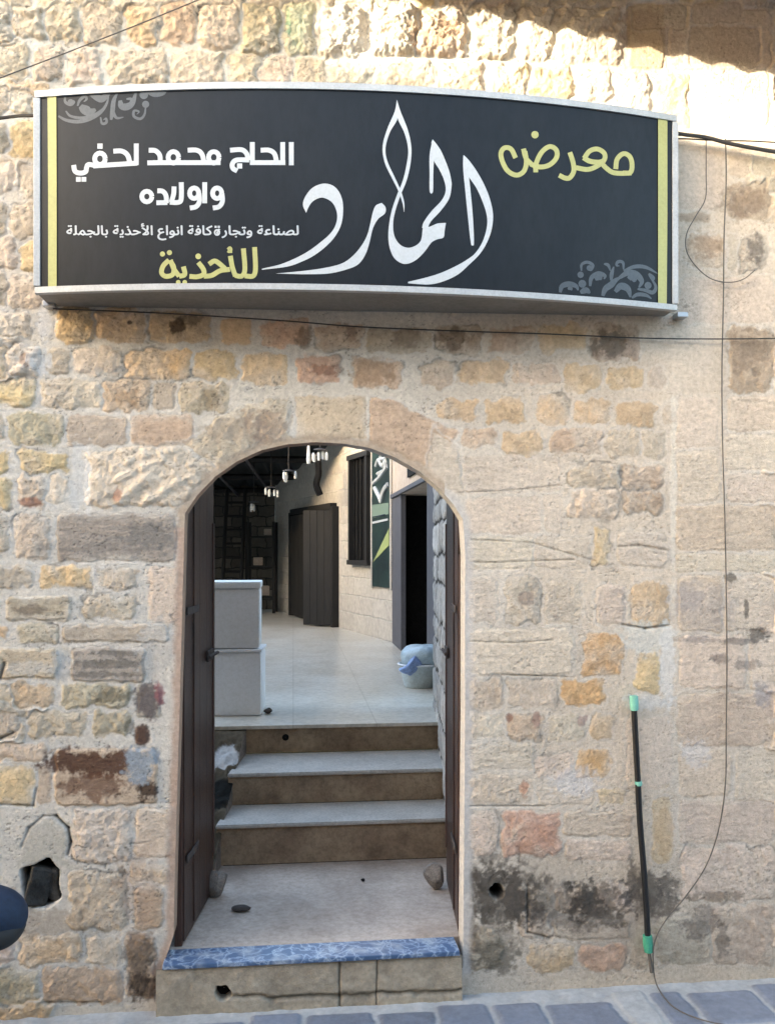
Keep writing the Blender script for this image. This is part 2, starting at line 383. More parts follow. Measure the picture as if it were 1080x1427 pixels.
# courses beyond the frame (so that the wall goes on)
def course_fill(xa, xb, ya, yb, pal):
    y = ya
    while y < yb:
        hh = rs.uniform(44, 66); x = xa + rs.uniform(-60, 0)
        while x < xb:
            ww = rs.uniform(55, 130); stone(x + 4, y + 4, x + ww - 4, y + hh - 4, pal[rs.integers(len(pal))], 'R', .012); x += ww
        y += hh
course_fill(-1900, 1080, -1500, -4, 'wgtpy'); course_fill(1080, 3200, -1500, 0, 'tgbw')
course_fill(-1900, -42, 0, 1400, 'wgyto'); course_fill(1090, 3200, 0, 1360, 'wtgp')

S_ = '''-40 4 15 56 w R 22|18 6 62 56 g R 22|66 6 112 60 g R 18|115 6 172 62 g R 16|177 6 221 61 o R 16|224 6 276 61 b R 16|279 6 332 66 w R 26|337 6 391 75 e R 26|396 6 439 79 G R 24
444 6 511 80 W R 32|516 4 581 80 w R 36|584 14 650 81 b R 30|654 6 716 82 w R 22|719 8 769 84 w R 16|772 10 868 90 w R 16|873 4 926 97 y F 6|929 6 990 99 w F 5|994 12 1075 96 t F 5
880 4 958 40 t F 3|964 2 1035 32 p F 3|960 36 1060 92 t F 3
-24 60 40 112 t R 14|45 62 90 112 g R 14|95 66 141 118 p R 16|149 68 236 119 w R 18|239 70 315 119 w R 18|319 70 361 119 t R 14|364 80 405 121 p R 12|408 82 456 121 t R 12|459 82 520 124 w R 14|519 84 604 126 t R 12|607 86 675 130 b R 14|679 86 736 137 y R 16|739 90 800 142 o R 14|803 95 851 147 t R 14|854 99 904 157 w R 16|908 101 962 178 y R 8|967 100 1074 176 p F 5|1079 104 1200 180 p F 5
945 206 1010 290 p F 3|1015 206 1046 246 t F 3|1049 206 1078 246 g F 3|1013 256 1073 306 n R 6|945 296 992 309 n F 4|955 326 1009 371 b R 6|1013 326 1026 376 g F 4|1030 326 1072 376 k R 6|948 386 1080 450 p F 2|1016 456 1077 546 n R 7
-40 122 14 160 t R 14|16 124 46 162 w R 14|-40 170 10 218 g R 14|14 172 60 222 y R 12|-40 226 22 270 w R 14|26 228 70 276 w R 14|-40 278 10 326 t R 14|14 280 60 330 g R 12|-40 332 24 376 w R 14|28 336 70 382 y R 14|-40 380 10 426 g R 12|12 386 60 428 w R 12
-20 434 44 470 w R 16|75 428 131 478 y R 16|133 430 201 477 o R 13|205 436 291 477 o R 10|308 443 352 481 o F 4|362 446 431 484 r R 6|440 451 506 487 b R 6|512 458 600 490 g R 6|608 452 670 491 n R 6|682 454 746 493 b R 5|752 450 816 491 o R 4|825 452 891 500 n R 6
-10 480 9 526 y R 14|12 481 56 526 W R 20|63 485 97 521 g R 10|100 485 171 523 p R 11|175 487 268 530 O R 9|272 490 331 529 y R 7|336 492 401 535 o R 6|413 496 476 534 r R 8|490 500 561 540 b R 6|585 505 636 540 t R 5|640 501 706 536 o R 6|714 508 776 535 t R 5|783 508 838 545 o R 5|846 510 900 540 o R 5|904 512 926 541 g F 3
-10 530 50 568 y R 14|55 527 140 570 w R 12|140 530 211 573 b R 10|214 533 246 572 g F 4|252 535 319 576 e R 8|610 556 666 586 o R 6|675 555 731 591 o R 6|748 550 791 591 o R 7|800 555 851 591 o R 6|860 560 916 593 o R 5|925 560 940 590 t F 2
-10 578 6 616 g R 10|10 576 87 621 e R 10|92 578 178 622 g S 4|180 577 270 622 b S 4|640 596 691 623 b R 5|700 600 756 634 o R 7|768 596 839 634 b R 7|845 600 890 636 t R 6|895 600 931 641 g R 4
-10 628 16 656 y R 10|25 627 97 657 y R 9|-10 662 19 708 y R 10|25 660 66 706 g R 12|68 664 92 706 p R 8
-30 714 14 770 g R 9|18 716 71 781 g R 11|78 716 246 783 k S 5
-10 788 48 819 g R 8|55 788 131 819 y R 10|138 790 193 821 g R 8|206 790 252 870 p F 3
6 830 102 866 e S 8|112 830 191 863 g R 8|-10 872 11 890 o R 6|22 870 79 896 g R 6|86 870 236 896 g S 7
-20 904 82 946 t S 9|100 902 203 951 k S 9|-10 955 15 981 g R 7|18 952 74 986 o R 8|85 952 181 986 e R 11|188 952 226 1001 k F 4
-20 992 28 1030 g R 8|40 990 122 1029 t R 8|130 990 181 1028 e R 9|188 1012 208 1041 d F 3
75 1043 219 1123 b S 8|-20 1034 66 1062 t R 8|-20 1066 48 1123 y R 6|52 1066 72 1120 t F 2
100 1126 185 1202 w R 10|188 1127 246 1196 p S 5|96 1216 176 1296 t R 8|180 1204 236 1231 o R 6|186 1236 228 1296 b S 5
-40 1296 20 1345 p R 8|26 1300 110 1346 o R 9|118 1305 171 1346 w R 7|174 1300 219 1392 n R 9|-40 1350 56 1396 e R 8|60 1350 172 1400 b R 8
645 634 782 686 w S 2|650 692 755 744 w S 2|757 690 784 744 w F 2|650 748 742 793 w S 3|745 748 822 793 w S 2
793 646 866 681 t R 8|868 648 926 679 n R 7|793 683 862 722 t R 9|868 683 926 716 n R 7|826 736 850 791 y R 5|860 742 931 791 w S 4
652 802 694 868 w S 3|704 806 752 869 g R 6|760 806 809 871 w R 4|830 816 870 871 p S 4|880 811 931 873 o R 6
652 876 800 941 w S 4|811 882 867 943 O R 6|884 906 922 966 y R 6|652 946 702 991 t R 4|710 946 776 987 w R 4|782 948 843 983 O R 5
652 994 701 1030 w R 4|704 996 756 1031 b R 5|761 996 816 1033 w R 4|822 996 856 1031 o R 5|652 1036 746 1073 w S 3|749 1050 796 1086 p R 4|801 1046 851 1081 O R 4
655 1082 741 1122 w R 4|746 1096 828 1123 w S 3|832 1100 872 1122 y R 4|653 1130 692 1196 p R 4|699 1131 779 1194 r R 7|783 1131 881 1166 t S 4|786 1171 881 1200 p S 4
909 1112 936 1202 o F 3|872 1000 936 1100 p F 2
720 1236 766 1268 t R 6|721 1272 766 1308 p R 6|772 1236 822 1274 t R 7|828 1230 882 1270 p R 6|770 1280 880 1310 g S 5|735 1316 802 1354 o R 7|806 1316 872 1352 r R 6|652 1296 700 1352 e R 8|880 1316 905 1350 t F 3|915 1280 990 1345 g R 6|992 1262 1080 1345 t R 6|950 1180 1080 1256 p R 5
945 802 1006 882 t S 4|1009 802 1080 880 w S 4|945 886 1040 960 p S 4|1044 890 1130 962 w S 4|945 966 1080 1040 t S 3|945 1046 1020 1110 p S 3|1024 1046 1100 1120 w S 3|945 1116 1080 1176 p S 3
942 552 1003 624 w S 3|1012 552 1090 600 t S 3|942 628 1003 700 w S 3|1010 604 1090 655 w S 3|942 704 1080 768 t S 3|1012 660 1090 700 p S 3|942 772 1080 798 w S 3'''
for rec in S_.replace('\n', '|').split('|'):
    f = rec.split()
    if len(f) == 7: stone(*[float(v) for v in f[:4]], f[4], f[5], float(f[6]) / 1000)
# voussoirs of the arch and the big springers
for poly, col, kind, dep in [
    ([(258, 618), (300, 585), (350, 562), (406, 549), (411, 612), (370, 622), (335, 638), (305, 655)], 'g', 'R', .007),
    ([(413, 553), (509, 551), (511, 612), (440, 611), (414, 612)], 't', 'F', .003),
    ([(514, 552), (560, 560), (602, 588), (640, 600), (618, 650), (590, 652), (555, 632), (516, 618)], 'b', 'S', .004),
    ([(122, 627), (250, 622), (300, 652), (262, 695), (240, 706), (122, 708)], 'w', 'R', .013),
    ([(604, 596), (640, 626), (648, 690), (625, 684), (594, 655)], 'w', 'S', .003)]:
    xs = [p[0] for p in poly]; ys = [p[1] for p in poly]
    stone(min(xs), min(ys), max(xs), max(ys), col, kind, dep, poly=poly)
# diagonal gouges in the left springer
for a, b, wd in [((165, 668), (225, 640), 4), ((158, 706), (215, 655), 6), ((180, 640), (240, 628), 4), ((200, 700), (262, 665), 4)]:
    sd = poly_sdf(PX[:, :], PY, [a, b, (b[0], b[1] + .5)])[0] if False else None
    ex, ey = b[0] - a[0], b[1] - a[1]; L = ex * ex + ey * ey
    tt = np.clip(((PX - a[0]) * ex + (PY - a[1]) * ey) / L, 0, 1)
    d = np.hypot(PX - a[0] - ex * tt, PY - a[1] - ey * tt) + NW1 * 4
    Hh += .008 * np.exp(-(d / wd) ** 2); C *= (1 + .12 * np.exp(-(d / wd) ** 2))[..., None]

def blot(cx, cy, rx, ry, col, k, sharp=.35, nz=None):
    n_ = NC if nz is None else nz
    d = np.hypot((PX - cx) / rx, (PY - cy) / ry) + n_ * .45 + NF * .5 + ND * .5
    m = (sstep(1 + sharp * .8, 1 - sharp * .8, d) * k)[..., None]
    C[:] = C * (1 - m) + np.asarray(s2l(col)) * m
soot = (52, 48, 44)
for b in [(686, 1226, 22, 18, soot, .75), (670, 1262, 22, 24, soot, .65), (715, 1250, 14, 40, soot, .75), (690, 1278, 34, 14, soot, .5), (745, 1262, 16, 26, soot, .6), (815, 1246, 20, 26, soot, .8), (822, 1270, 26, 10, soot, .75),
          (800, 1280, 70, 16, (88, 84, 80), .55), (885, 1232, 12, 26, soot, .6), (905, 1240, 18, 24, soot, .45), (932, 1232, 16, 16, soot, .5), (925, 1262, 22, 16, soot, .45), (690, 1330, 24, 20, (95, 88, 74), .6), (655, 1290, 12, 60, (105, 92, 80), .5),
          (975, 1290, 26, 22, (100, 92, 86), .55), (1005, 1310, 12, 22, (90, 84, 76), .5), (1000, 1250, 40, 7, (112, 96, 76), .5), (860, 1300, 60, 60, (140, 126, 112), .35), (760, 1240, 150, 60, (140, 126, 110), .25),
          (247, 456, 10, 12, (60, 45, 34), .8), (268, 446, 14, 8, (80, 65, 50), .55), (182, 450, 4, 4, (70, 50, 40), .8), (425, 470, 12, 14, (90, 76, 60), .6), (490, 465, 12, 14, (112, 82, 66), .5), (630, 472, 24, 16, (104, 88, 72), .6), (565, 470, 24, 14, (120, 104, 88), .5),
          (850, 478, 24, 20, (98, 88, 76), .65), (455, 516, 20, 8, (120, 78, 60), .55), (520, 520, 26, 18, (140, 112, 84), .5), (1045, 490, 26, 26, (128, 112, 96), .5), (1035, 280, 28, 22, (120, 102, 88), .45), (1050, 350, 12, 24, (96, 88, 80), .6), (985, 345, 20, 18, (150, 124, 98), .5),
          (140, 1062, 62, 17, (78, 50, 38), .9), (130, 1096, 46, 16, (104, 74, 58), .75), (205, 1102, 14, 16, (50, 30, 22), .85), (197, 1066, 20, 24, (150, 156, 160), .95), (198, 1025, 10, 13, (70, 50, 42), .85), (206, 976, 17, 22, (92, 84, 84), .8), (222, 968, 6, 14, (150, 90, 92), .6),
          (65, 1180, 36, 36, (176, 170, 156), .7), (196, 1345, 18, 38, (78, 66, 54), .6), (205, 1375, 18, 18, (60, 52, 46), .6), (190, 1240, 30, 60, (176, 150, 128), .4), (55, 1290, 60, 20, (120, 98, 72), .4), (170, 1215, 8, 8, (110, 92, 74), .6),
          (165, 690, 6, 10, (150, 96, 74), .6), (40, 700, 16, 6, (150, 104, 84), .7), (35, 505, 8, 12, (140, 110, 90), .6), (180, 1010, 8, 14, (90, 78, 60), .5), (155, 970, 30, 9, (92, 80, 58), .55), (150, 925, 46, 6, (96, 92, 86), .6), (140, 940, 40, 4, (96, 92, 86), .6), (160, 910, 40, 4, (100, 95, 88), .55),
          (215, 745, 40, 20, (112, 110, 106), .6), (160, 760, 70, 14, (126, 122, 116), .4), (325, 600, 40, 18, (150, 138, 124), .5), (375, 590, 26, 24, (140, 120, 106), .5), (45, 850, 20, 6, (110, 98, 86), .6), (295, 555, 18, 14, (128, 116, 96), .6), (185, 552, 20, 14, (150, 126, 100), .5),
          (415, 40, 14, 26, (150, 172, 150), .35), (402, 30, 3, 16, (80, 150, 122), .5), (745, 128, 8, 4, (190, 110, 70), .7), (600, 50, 28, 24, (150, 116, 86), .5), (900, 60, 60, 40, (150, 124, 108), .4), (735, 836, 12, 10, (140, 124, 112), .6), (775, 858, 6, 6, (150, 140, 130), .6),
          (1018, 806, 8, 6, (80, 74, 66), .7), (1040, 850, 4, 16, (84, 78, 70), .7), (1055, 885, 16, 10, (76, 72, 68), .7), (1030, 894, 30, 4, (110, 104, 98), .6), (1000, 918, 14, 7, (120, 110, 104), .6), (1040, 926, 18, 6, (120, 112, 106), .55), (970, 892, 40, 4, (130, 120, 114), .5), (1062, 965, 10, 16, (150, 146, 146), .6), (960, 830, 22, 20, (160, 152, 146), .45), (985, 850, 40, 30, (160, 152, 148), .35),
          (800, 1090, 30, 22, (205, 202, 200), .5), (970, 1050, 20, 18, (206, 202, 198), .5), (925, 1160, 12, 40, (190, 160, 122), .45), (730, 1100, 7, 10, (190, 130, 96), .6), (710, 1000, 4, 5, (120, 84, 74), .7), (748, 1005, 6, 10, (150, 116, 104), .6), (812, 1005, 6, 8, (150, 124, 118), .6), (738, 1165, 34, 20, (196, 146, 118), .4)]:
    blot(*b)
# bright mortar patches
for b in [(64, 452, 14, 22, (206, 204, 200), .9), (55, 505, 14, 20, (205, 204, 200), .7), (108, 660, 9, 48, (198, 196, 190), .9), (122, 670, 5, 40, (214, 210, 202), .8), (222, 905, 26, 32, (186, 180, 170), .85), (902, 890, 34, 22, (204, 200, 188), .8), (930, 930, 10, 50, (208, 204, 196), .8), (900, 978, 30, 10, (204, 200, 192), .7), (85, 925, 14, 20, (186, 182, 174), .7), (40, 930, 40, 10, (190, 186, 178), .5),
          (938, 700, 4, 130, (214, 206, 190), .6)]:
    blot(*b)
NPT = fbm(Xs[None, :] * 95 + 0 * GZ, GZ * 130, 3, 171, .6) * 2
pits = sstep(.38, .72, NPT + .35 * NC + .15 * NF) * sstep(1.0, .2, np.abs(NL))
C *= (1 - .42 * pits * (1 - .35 * sstep(600, 700, PX)))[..., None]; Hh -= .003 * pits; del NPT, pits
Hh *= 1 - .26 * sstep(110, 200, PY)
bott = sstep(1180, 1390, PY)[..., None] * .22
C *= 1 - bott * (0.55 + 0.6 * np.clip(NL, -.5, .7))[..., None]              # street splash and dust on the lowest courses
# recesses: a square socket, two drain holes; near-black colour holds their dirt and shade
def recess(poly, depth, col, soft=3.0):
    sd = poly_sdf(PX, PY, poly)[0] if len(poly) > 2 else np.hypot(PX - poly[0][0], PY - poly[0][1]) - poly[1]
    m = sstep(soft, -soft, sd + NW1 * 1.5 + NF * 2); Hh[:] = Hh * (1 - m) - depth * m
    C[:] = C * (1 - m[..., None]) + np.asarray(col) * (1 + .5 * NF)[..., None] * m[..., None]
blot(700, 1246, 50, 46, soot, .5); blot(765, 1256, 60, 24, (84, 78, 72), .5); blot(832, 1258, 46, 30, soot, .5); blot(905, 1246, 44, 26, (80, 75, 70), .5); blot(690, 1310, 30, 40, (110, 102, 90), .4)
recess([(30, 1213), (68, 1200), (80, 1214), (82, 1252), (64, 1266), (44, 1266), (33, 1238)], .085, (.012, .012, .012))
recess([(692, 1243), 9.5], .09, (.01, .01, .01), 2.0)
def crack(pts, wd, dep, dark):
    for a, b in zip(pts, pts[1:]):
        ex, ey = b[0] - a[0], b[1] - a[1]; L = ex * ex + ey * ey
        tt = np.clip(((PX - a[0]) * ex + (PY - a[1]) * ey) / L, 0, 1)
        d = np.hypot(PX - a[0] - ex * tt, PY - a[1] - ey * tt) + np.abs(NW1) * 1.5
        g = np.exp(-(d / wd) ** 2); Hh[:] -= dep * g; C[:] *= (1 - dark * g)[..., None]
for c in [([(0, 1030), (18, 1022)], 3, .012, .7), ([(0, 1122), (46, 1124), (50, 1100)], 2, .008, .4), ([(78, 1138), (95, 1155), (98, 1175), (94, 1192)], 2.2, .012, .7), ([(30, 1180), (40, 1155), (60, 1138), (80, 1138)], 2, .006, .35), ([(868, 871), (900, 876), (932, 872)], 2, .008, .5),
          ([(655, 752), (740, 756), (830, 782)], 1.4, .004, .35), ([(650, 783), (690, 784), (800, 780)], 1.4, .004, .4), ([(655, 894), (720, 896), (770, 892)], 1.4, .004, .35), ([(700, 941), (800, 944)], 1.4, .005, .35), ([(655, 1124), (760, 1124)], 1.4, .005, .35), ([(640, 686), (700, 684), (780, 676)], 1.3, .003, .3), ([(862, 762), (890, 760), (930, 767)], 2, .005, .4),
          ([(735, 1236), (735, 1300), (766, 1308)], 2, .008, .5), ([(0, 946), (6, 925)], 3, .01, .7), ([(140, 1398), (60, 1398)], 2, .008, .4)]:
    crack(*c)
# smooth plaster margin round the door, then the opening itself
sdo, nxo, nyo = poly_sdf(PX, PY, OPEN)
edge = sstep(16, 5, sdo + NW1 * 3)
Hh *= 1 - sstep(14, 1.5, sdo)
mc = np.where((PX < 440)[..., None], s2l((198, 168, 146)) * .8, s2l((208, 202, 194)) * .85)
mc = np.where(((PY < 735) & (PX < 620))[..., None], s2l((188, 168, 146)) * .8, mc) * (1 + .10 * NM + .06 * ND)[..., None]
C = C * (1 - edge[..., None] * .85) + mc * edge[..., None] * .85
C = np.clip(C, .004, .8)
inside = sdo < 0
oc = inside
allin = oc[:-1, :-1] & oc[:-1, 1:] & oc[1:, 1:] & oc[1:, :-1]
snap_t = X_to_t(GX)
def px_to_X(px):
    a = (px - 540.0) / F; return (SPN + a * CP) * D0 / (CP - a * SPN)
sx = np.where(inside, px_to_X(nxo), GX); sz = np.where(inside, H + (HOR - nyo) * X_to_t(sx) / F, GZ)
P = np.stack([sx, -np.where(inside, 0, Hh), sz], -1)
wall = thing('stone_wall', 'old cream and ochre stone street wall with a round-arched doorway', 'wall', (0, 0, 0))
grid_obj('facing', P, C, M['stone'], wall, keep=~allin)
# the reveal and the deeper embrasure behind it
RV, TH = 0.10, 0.50
outl = []
for a, b in zip(OPEN, OPEN[1:]):
    for k in range(8): outl.append((a[0] + (b[0] - a[0]) * k / 8, a[1] + (b[1] - a[1]) * k / 8))
outl.append(OPEN[-1])
O3 = np.array([onY(x, y, 0) for x, y in outl]); OX, OZ = O3[:, 0], O3[:, 2]
cx_, cz_ = (OX.min() + OX.max()) / 2, 1.2
top = OZ > 1.75
EX = np.where(OX < cx_, OX - .13, OX + .17); EX = np.where(top, cx_ + (OX - cx_) * (1 + .3), EX); EZ = np.where(top, cz_ + (OZ - cz_) * 1.12 + .03, OZ)
rows = []
for y in np.linspace(0, RV, 7): rows.append(np.stack([OX, np.full_like(OX, y), OZ], -1))
sdc = sstep(-.1, .1, OX - .2)[None, :, None]
rc = (s2l((190, 160, 138)) * .75 * (1 - sdc) + s2l((206, 200, 192)) * .85 * sdc) * (1 + .25 * fbm(np.linspace(0, 3, 7)[:, None] + 0 * OX[None], OZ[None] * 14 + 0 * OX, 4, 181))[..., None]
rows = [q + np.stack([np.zeros_like(OX), np.zeros_like(OX), np.zeros_like(OX)], -1) for q in rows]
grid_obj('door_reveal', np.array(rows), np.broadcast_to(rc, (7, len(OX), 3)).copy(), M['stone'], wall)
rows = [np.stack([OX, np.full_like(OX, RV), OZ], -1), np.stack([EX, np.full_like(OX, RV + .002), EZ], -1), np.stack([EX, np.full_like(OX, TH), EZ], -1)]
far = np.stack([np.where(OX < cx_, -18.0, 7.0) * np.where(top, np.abs(OX - cx_) / .55, 1) , np.full_like(OX, TH), np.where(top, 7.0, OZ)], -1)
rows.append(far)
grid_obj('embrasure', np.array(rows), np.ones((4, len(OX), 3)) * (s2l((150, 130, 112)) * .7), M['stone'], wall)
MB().box((-5.5, .25, 7.03), (25, .7, .06)).build('coping', M['plaster'], wall)
del GX, GZ, NW1, NW2, NF, NR, NS, ND, NL, NM, NC, P, C

# ------------------------------------------------------------------ street
ZL = H - (1335 - HOR) / F * depth_at(470, -.06)          # top of the threshold
gx = axis(XL_ - .3, XR_ + .3, .006, -40, 40); gy = axis(-1.05, 0.0, .006, -40, 0.03)
gX, gY = np.meshgrid(gx, gy)
tt = (gX * SPN + (gY + D0) * CP); tt = np.maximum(tt, .3)
gpx = 540 + F * (gX * CP - (gY + D0) * SPN) / tt; gpy = HOR + H * F / tt
n1 = fbm(gX * 18, gY * 18, 4, 101) * 2; n2 = fbm(gX * 60, gY * 60, 3, 111) * 2; n3 = fbm(gX * 5, gY * 5, 4, 121) * 2
SETT, JNT = s2l((132, 138, 150)) * .72, s2l((180, 180, 178)) * .82
gC = np.ones(gX.shape + (3,)) * JNT * (1 + .18 * n1 + .08 * n2 + .1 * n3)[..., None]; gH = .004 * n1 + .001 * n2
rng = np.random.default_rng(9)
def sett(x0, x1, y0, y1, c=None, k=1.0):
    m0 = (gX > x0 - .03) & (gX < x1 + .03) & (gY > y0 - .03) & (gY < y1 + .03)
    if not m0.any(): return
    r_, c_ = np.where(m0); s = np.s_[r_.min():r_.max() + 1, c_.min():c_.max() + 1]
    x = gX[s] + n1[s] * .012; y = gY[s] + n1[s] * .008; rr = .025
    qx = np.abs(x - (x0 + x1) / 2) - (x1 - x0) / 2 + rr; qy = np.abs(y - (y0 + y1) / 2) - (y1 - y0) / 2 + rr
    d = -(np.hypot(np.maximum(qx, 0), np.maximum(qy, 0)) + np.minimum(np.maximum(qx, qy), 0) - rr)
    m = sstep(-.004, .008, d)
    hh = .007 * sstep(0, .02, d) + .0015 * n1[s] + rng.uniform(-.002, .002)
    cc = (SETT if c is None else c) * rng.uniform(.85, 1.15) * (1 + .16 * n1[s] + .1 * n2[s] + .12 * n3[s])[..., None]
    gH[s] = gH[s] * (1 - m) + hh * m; gC[s] = gC[s] * (1 - m[..., None]) + cc * m[..., None]
ye = onZ(700, 1396, 0)[1]
xj = [onZ(x, 1415, 0)[0] for x in (-60, 40, 165, 345, 422, 522, 607, 687, 762, 868, 925, 978, 1085, 1170)]
for i, (a, b) in enumerate(zip(xj, xj[1:])):
    sett(a + .007, b - .007, ye - .26, ye - .02 * (i % 3) + (.03 if i > 8 else 0), c=(JNT * .95 if i == 9 else None))
y = ye - .285
while y > -7:
    x = -7 + rng.uniform(0, .2); d_ = rng.uniform(.2, .3)
    while x < 8:
        ww = rng.uniform(.22, .5); sett(x + .007, x + ww - .007, y - d_, y - .014); x += ww
    y -= d_
gZ = gH - .004
g = grid_obj('street', np.stack([gX, gY, gZ], -1), np.clip(gC, .01, .7), mat('polished_street_stone', (.3, .3, .3), 0.5, noise=.12, nscale=40, bump=.002, bscale=90, attr='Col'))
tag(g, 'blue-grey paving setts with pale cement joints along the wall foot', 'street', kind='structure')

# ------------------------------------------------------------------ doorstep, landing, stairs, courtyard floor
def marble_mat():
    m = bpy.data.materials.new('blue_veined_marble'); m.use_nodes = True
    n = m.node_tree.nodes; l = m.node_tree.links; b = n['Principled BSDF']; b.inputs['Roughness'].default_value = .3
    tc = n.new('ShaderNodeTexCoord'); nz = n.new('ShaderNodeTexNoise'); nz.inputs['Scale'].default_value = 5; nz.inputs['Detail'].default_value = 6
    l.new(tc.outputs['Object'], nz.inputs['Vector'])
    ad = n.new('ShaderNodeMix'); ad.data_type = 'RGBA'; ad.blend_type = 'LINEAR_LIGHT'; ad.inputs['Factor'].default_value = .32
    l.new(tc.outputs['Object'], ad.inputs[6]); l.new(nz.outputs['Color'], ad.inputs[7])
    vo = n.new('ShaderNodeTexVoronoi'); vo.feature = 'DISTANCE_TO_EDGE'; vo.inputs['Scale'].default_value = 12
    l.new(ad.outputs[2], vo.inputs['Vector'])
    rp = n.new('ShaderNodeValToRGB'); e = rp.color_ramp.elements
    e[0].position = 0.0; e[0].color = (.33, .39, .47, 1); e[1].position = .16; e[1].color = (.050, .092, .175, 1)
    x = e.new(.04); x.color = (.14, .20, .30, 1)
    l.new(vo.outputs['Distance'], rp.inputs[0])
    n2 = n.new('ShaderNodeTexNoise'); n2.inputs['Scale'].default_value = 14; n2.inputs['Detail'].default_value = 6; l.new(tc.outputs['Object'], n2.inputs['Vector'])
    mx = n.new('ShaderNodeMix'); mx.data_type = 'RGBA'; mx.inputs[7].default_value = (.34, .38, .42, 1)
    r2 = n.new('ShaderNodeValToRGB'); r2.color_ramp.elements[0].position = .5; r2.color_ramp.elements[1].position = .8
    l.new(n2.outputs['Fac'], r2.inputs[0]); l.new(r2.outputs[0], mx.inputs['Factor']); l.new(rp.outputs[0], mx.inputs[6])
    l.new(mx.outputs[2], b.inputs['Base Color'])
    return m
M['marble'] = marble_mat()
YF = -.06
xl = onY(226, 1338, YF)[0]; xr = onY(641, 1335, YF)[0]
step = thing('doorstep', 'doorstep of pale stone topped with a blue veined marble slab', 'doorstep', ((xl + xr) / 2, 0, 0))
slab_h = .018
YB = .08
MB().box((0, (YF + YB) / 2, ZL - slab_h / 2), (xr - xl, YB - YF, slab_h), bev=.004).build('threshold_slab', M['marble'], step)
# face of the step block, with its drain hole and joints
fx = np.arange(xl - .025, xr + .012, .003); fz = np.arange(-.02, ZL - slab_h - .001, .003)
fX, fZ = np.meshgrid(fx, fz); fY = np.full_like(fX, YF + .012)
ft = fX * SPN + (fY + D0) * CP; fpx = 540 + F * (fX * CP - (fY + D0) * SPN) / ft; fpy = HOR - (fZ - H) * F / ft
a1 = fbm(fX * 14, fZ * 14, 4, 131) * 2; a2 = fbm(fX * 50, fZ * 50, 3, 141) * 2; a3 = fbm(fX * 6, fZ * 40, 4, 151) * 2
fc = np.ones(fX.shape + (3,)) * s2l((180, 168, 148)) * .74 * (1 + .26 * a1 + .1 * a2 + .1 * a3)[..., None]
fh = .004 * a1 + .001 * a2
hm = sstep(2, -3, np.hypot(fpx - 311, (fpy - 1385) * 1.1) - 12 + a1 * 4 + a2 * 1.5)
fh = fh * (1 - hm) - .115 * hm; fc = fc * (1 - hm[..., None]) + .0006 * hm[..., None]  # hole floor coloured black to deepen its shade
for xx, wd in ((473, 1.6), (525, 1.0)):
    gg = np.exp(-((fpx - xx + a1 * 2) / wd) ** 2); fh -= .006 * gg; fc *= (1 - .65 * gg)[..., None]
low = np.exp(-((fpy - 1392 + a1 * 6 + (fpx - 300) * .022) / 3.5) ** 2) * sstep(300, 340, fpx); fc *= (1 - .55 * low)[..., None]; fh -= .01 * low
grid_obj('step_face', np.stack([fX - (xl + xr) / 2, fY - fh, fZ], -1), np.clip(fc, .0006, .7), M['stone'], step)
dh = MB().lathe([(.001, .0), (.034, .0), (.036, .02)], 14).build('drain_hole_shade', M['dark'], step); dh.matrix_local = Matrix.Translation(Vector(onY(311, 1385, YF + .012)) + Vector((-(xl + xr) / 2, .045, 0))) @ Matrix.Rotation(R(-90), 4, 'X')  # black disc added for the shade inside the hole
for s, xx in ((-1, xl - .022), (1, xr + .008)):
    MB().box((xx - (xl + xr) / 2 + s * -.004, .02, (ZL - slab_h) / 2 - .012), (.02, .10, ZL - slab_h - .022)).build('step_end', M['cast'], step)

def Yat(y, z, x=470.0): return onZ(x, y, z)[1]
Y1 = Yat(1201, ZL); tt1 = depth_at(470, Y1); Z1 = H - (1144 - HOR) * tt1 / F
Y2 = Yat(1118, Z1); Z2 = H - (1074 - HOR) * depth_at(470, Y2) / F
Y3 = Yat(1048, Z2); Z3 = H - (1009 - HOR) * depth_at(470, Y3) / F
LC, RC = -.705 * 1.2, .262 * 1.2
def cheek(l, Y):                                # X of a camera-parallel cheek wall at Y
    t = (Y + D0 + l * SPN) / CP; return l * CP + t * SPN
lnd = MB().box((-.12, (YB + .003 + Y1) / 2, ZL - .05), (1.92, Y1 - YB - .003, .096)).build('landing', M['landing'])
tag(lnd, 'dusty pale stone landing inside the doorway', 'landing', kind='structure')
st = thing('staircase', 'three worn stone steps climbing from the landing to the courtyard', 'stairs', (0, 0, 0))
def step_part(Ya, Yb, za, zb):
    lip = .022
    def quadbox(mb, y0, y1, z0, z1, inset=0):
        p = [(cheek(LC, y0) - .02, y0), (cheek(RC, y0) + .02, y0), (cheek(RC, y1) + .02, y1), (cheek(LC, y1) - .02, y1)]
        lo = [mb.bm.verts.new((x, y, z0)) for x, y in p]; hi = [mb.bm.verts.new((x, y, z1)) for x, y in p]
        mb.bm.faces.new(lo[::-1]); mb.bm.faces.new(hi)
        for i in range(4): mb.bm.faces.new((lo[i], lo[(i + 1) % 4], hi[(i + 1) % 4], hi[i]))
    a = MB(); quadbox(a, Ya, Yb, za + .001, zb - .022); s_ = a.build('step', M['cast'], st)
    b = MB(); quadbox(b, Ya - lip, Yb - .001, zb - .020, zb)
    bmesh.ops.bevel(b.bm, geom=b.bm.edges[:], offset=.005, segments=2, affect='EDGES')
    b.build('tread', M['tread'], s_)
step_part(Y1, Y2, ZL, Z1); step_part(Y2, Y3, Z1, Z2)
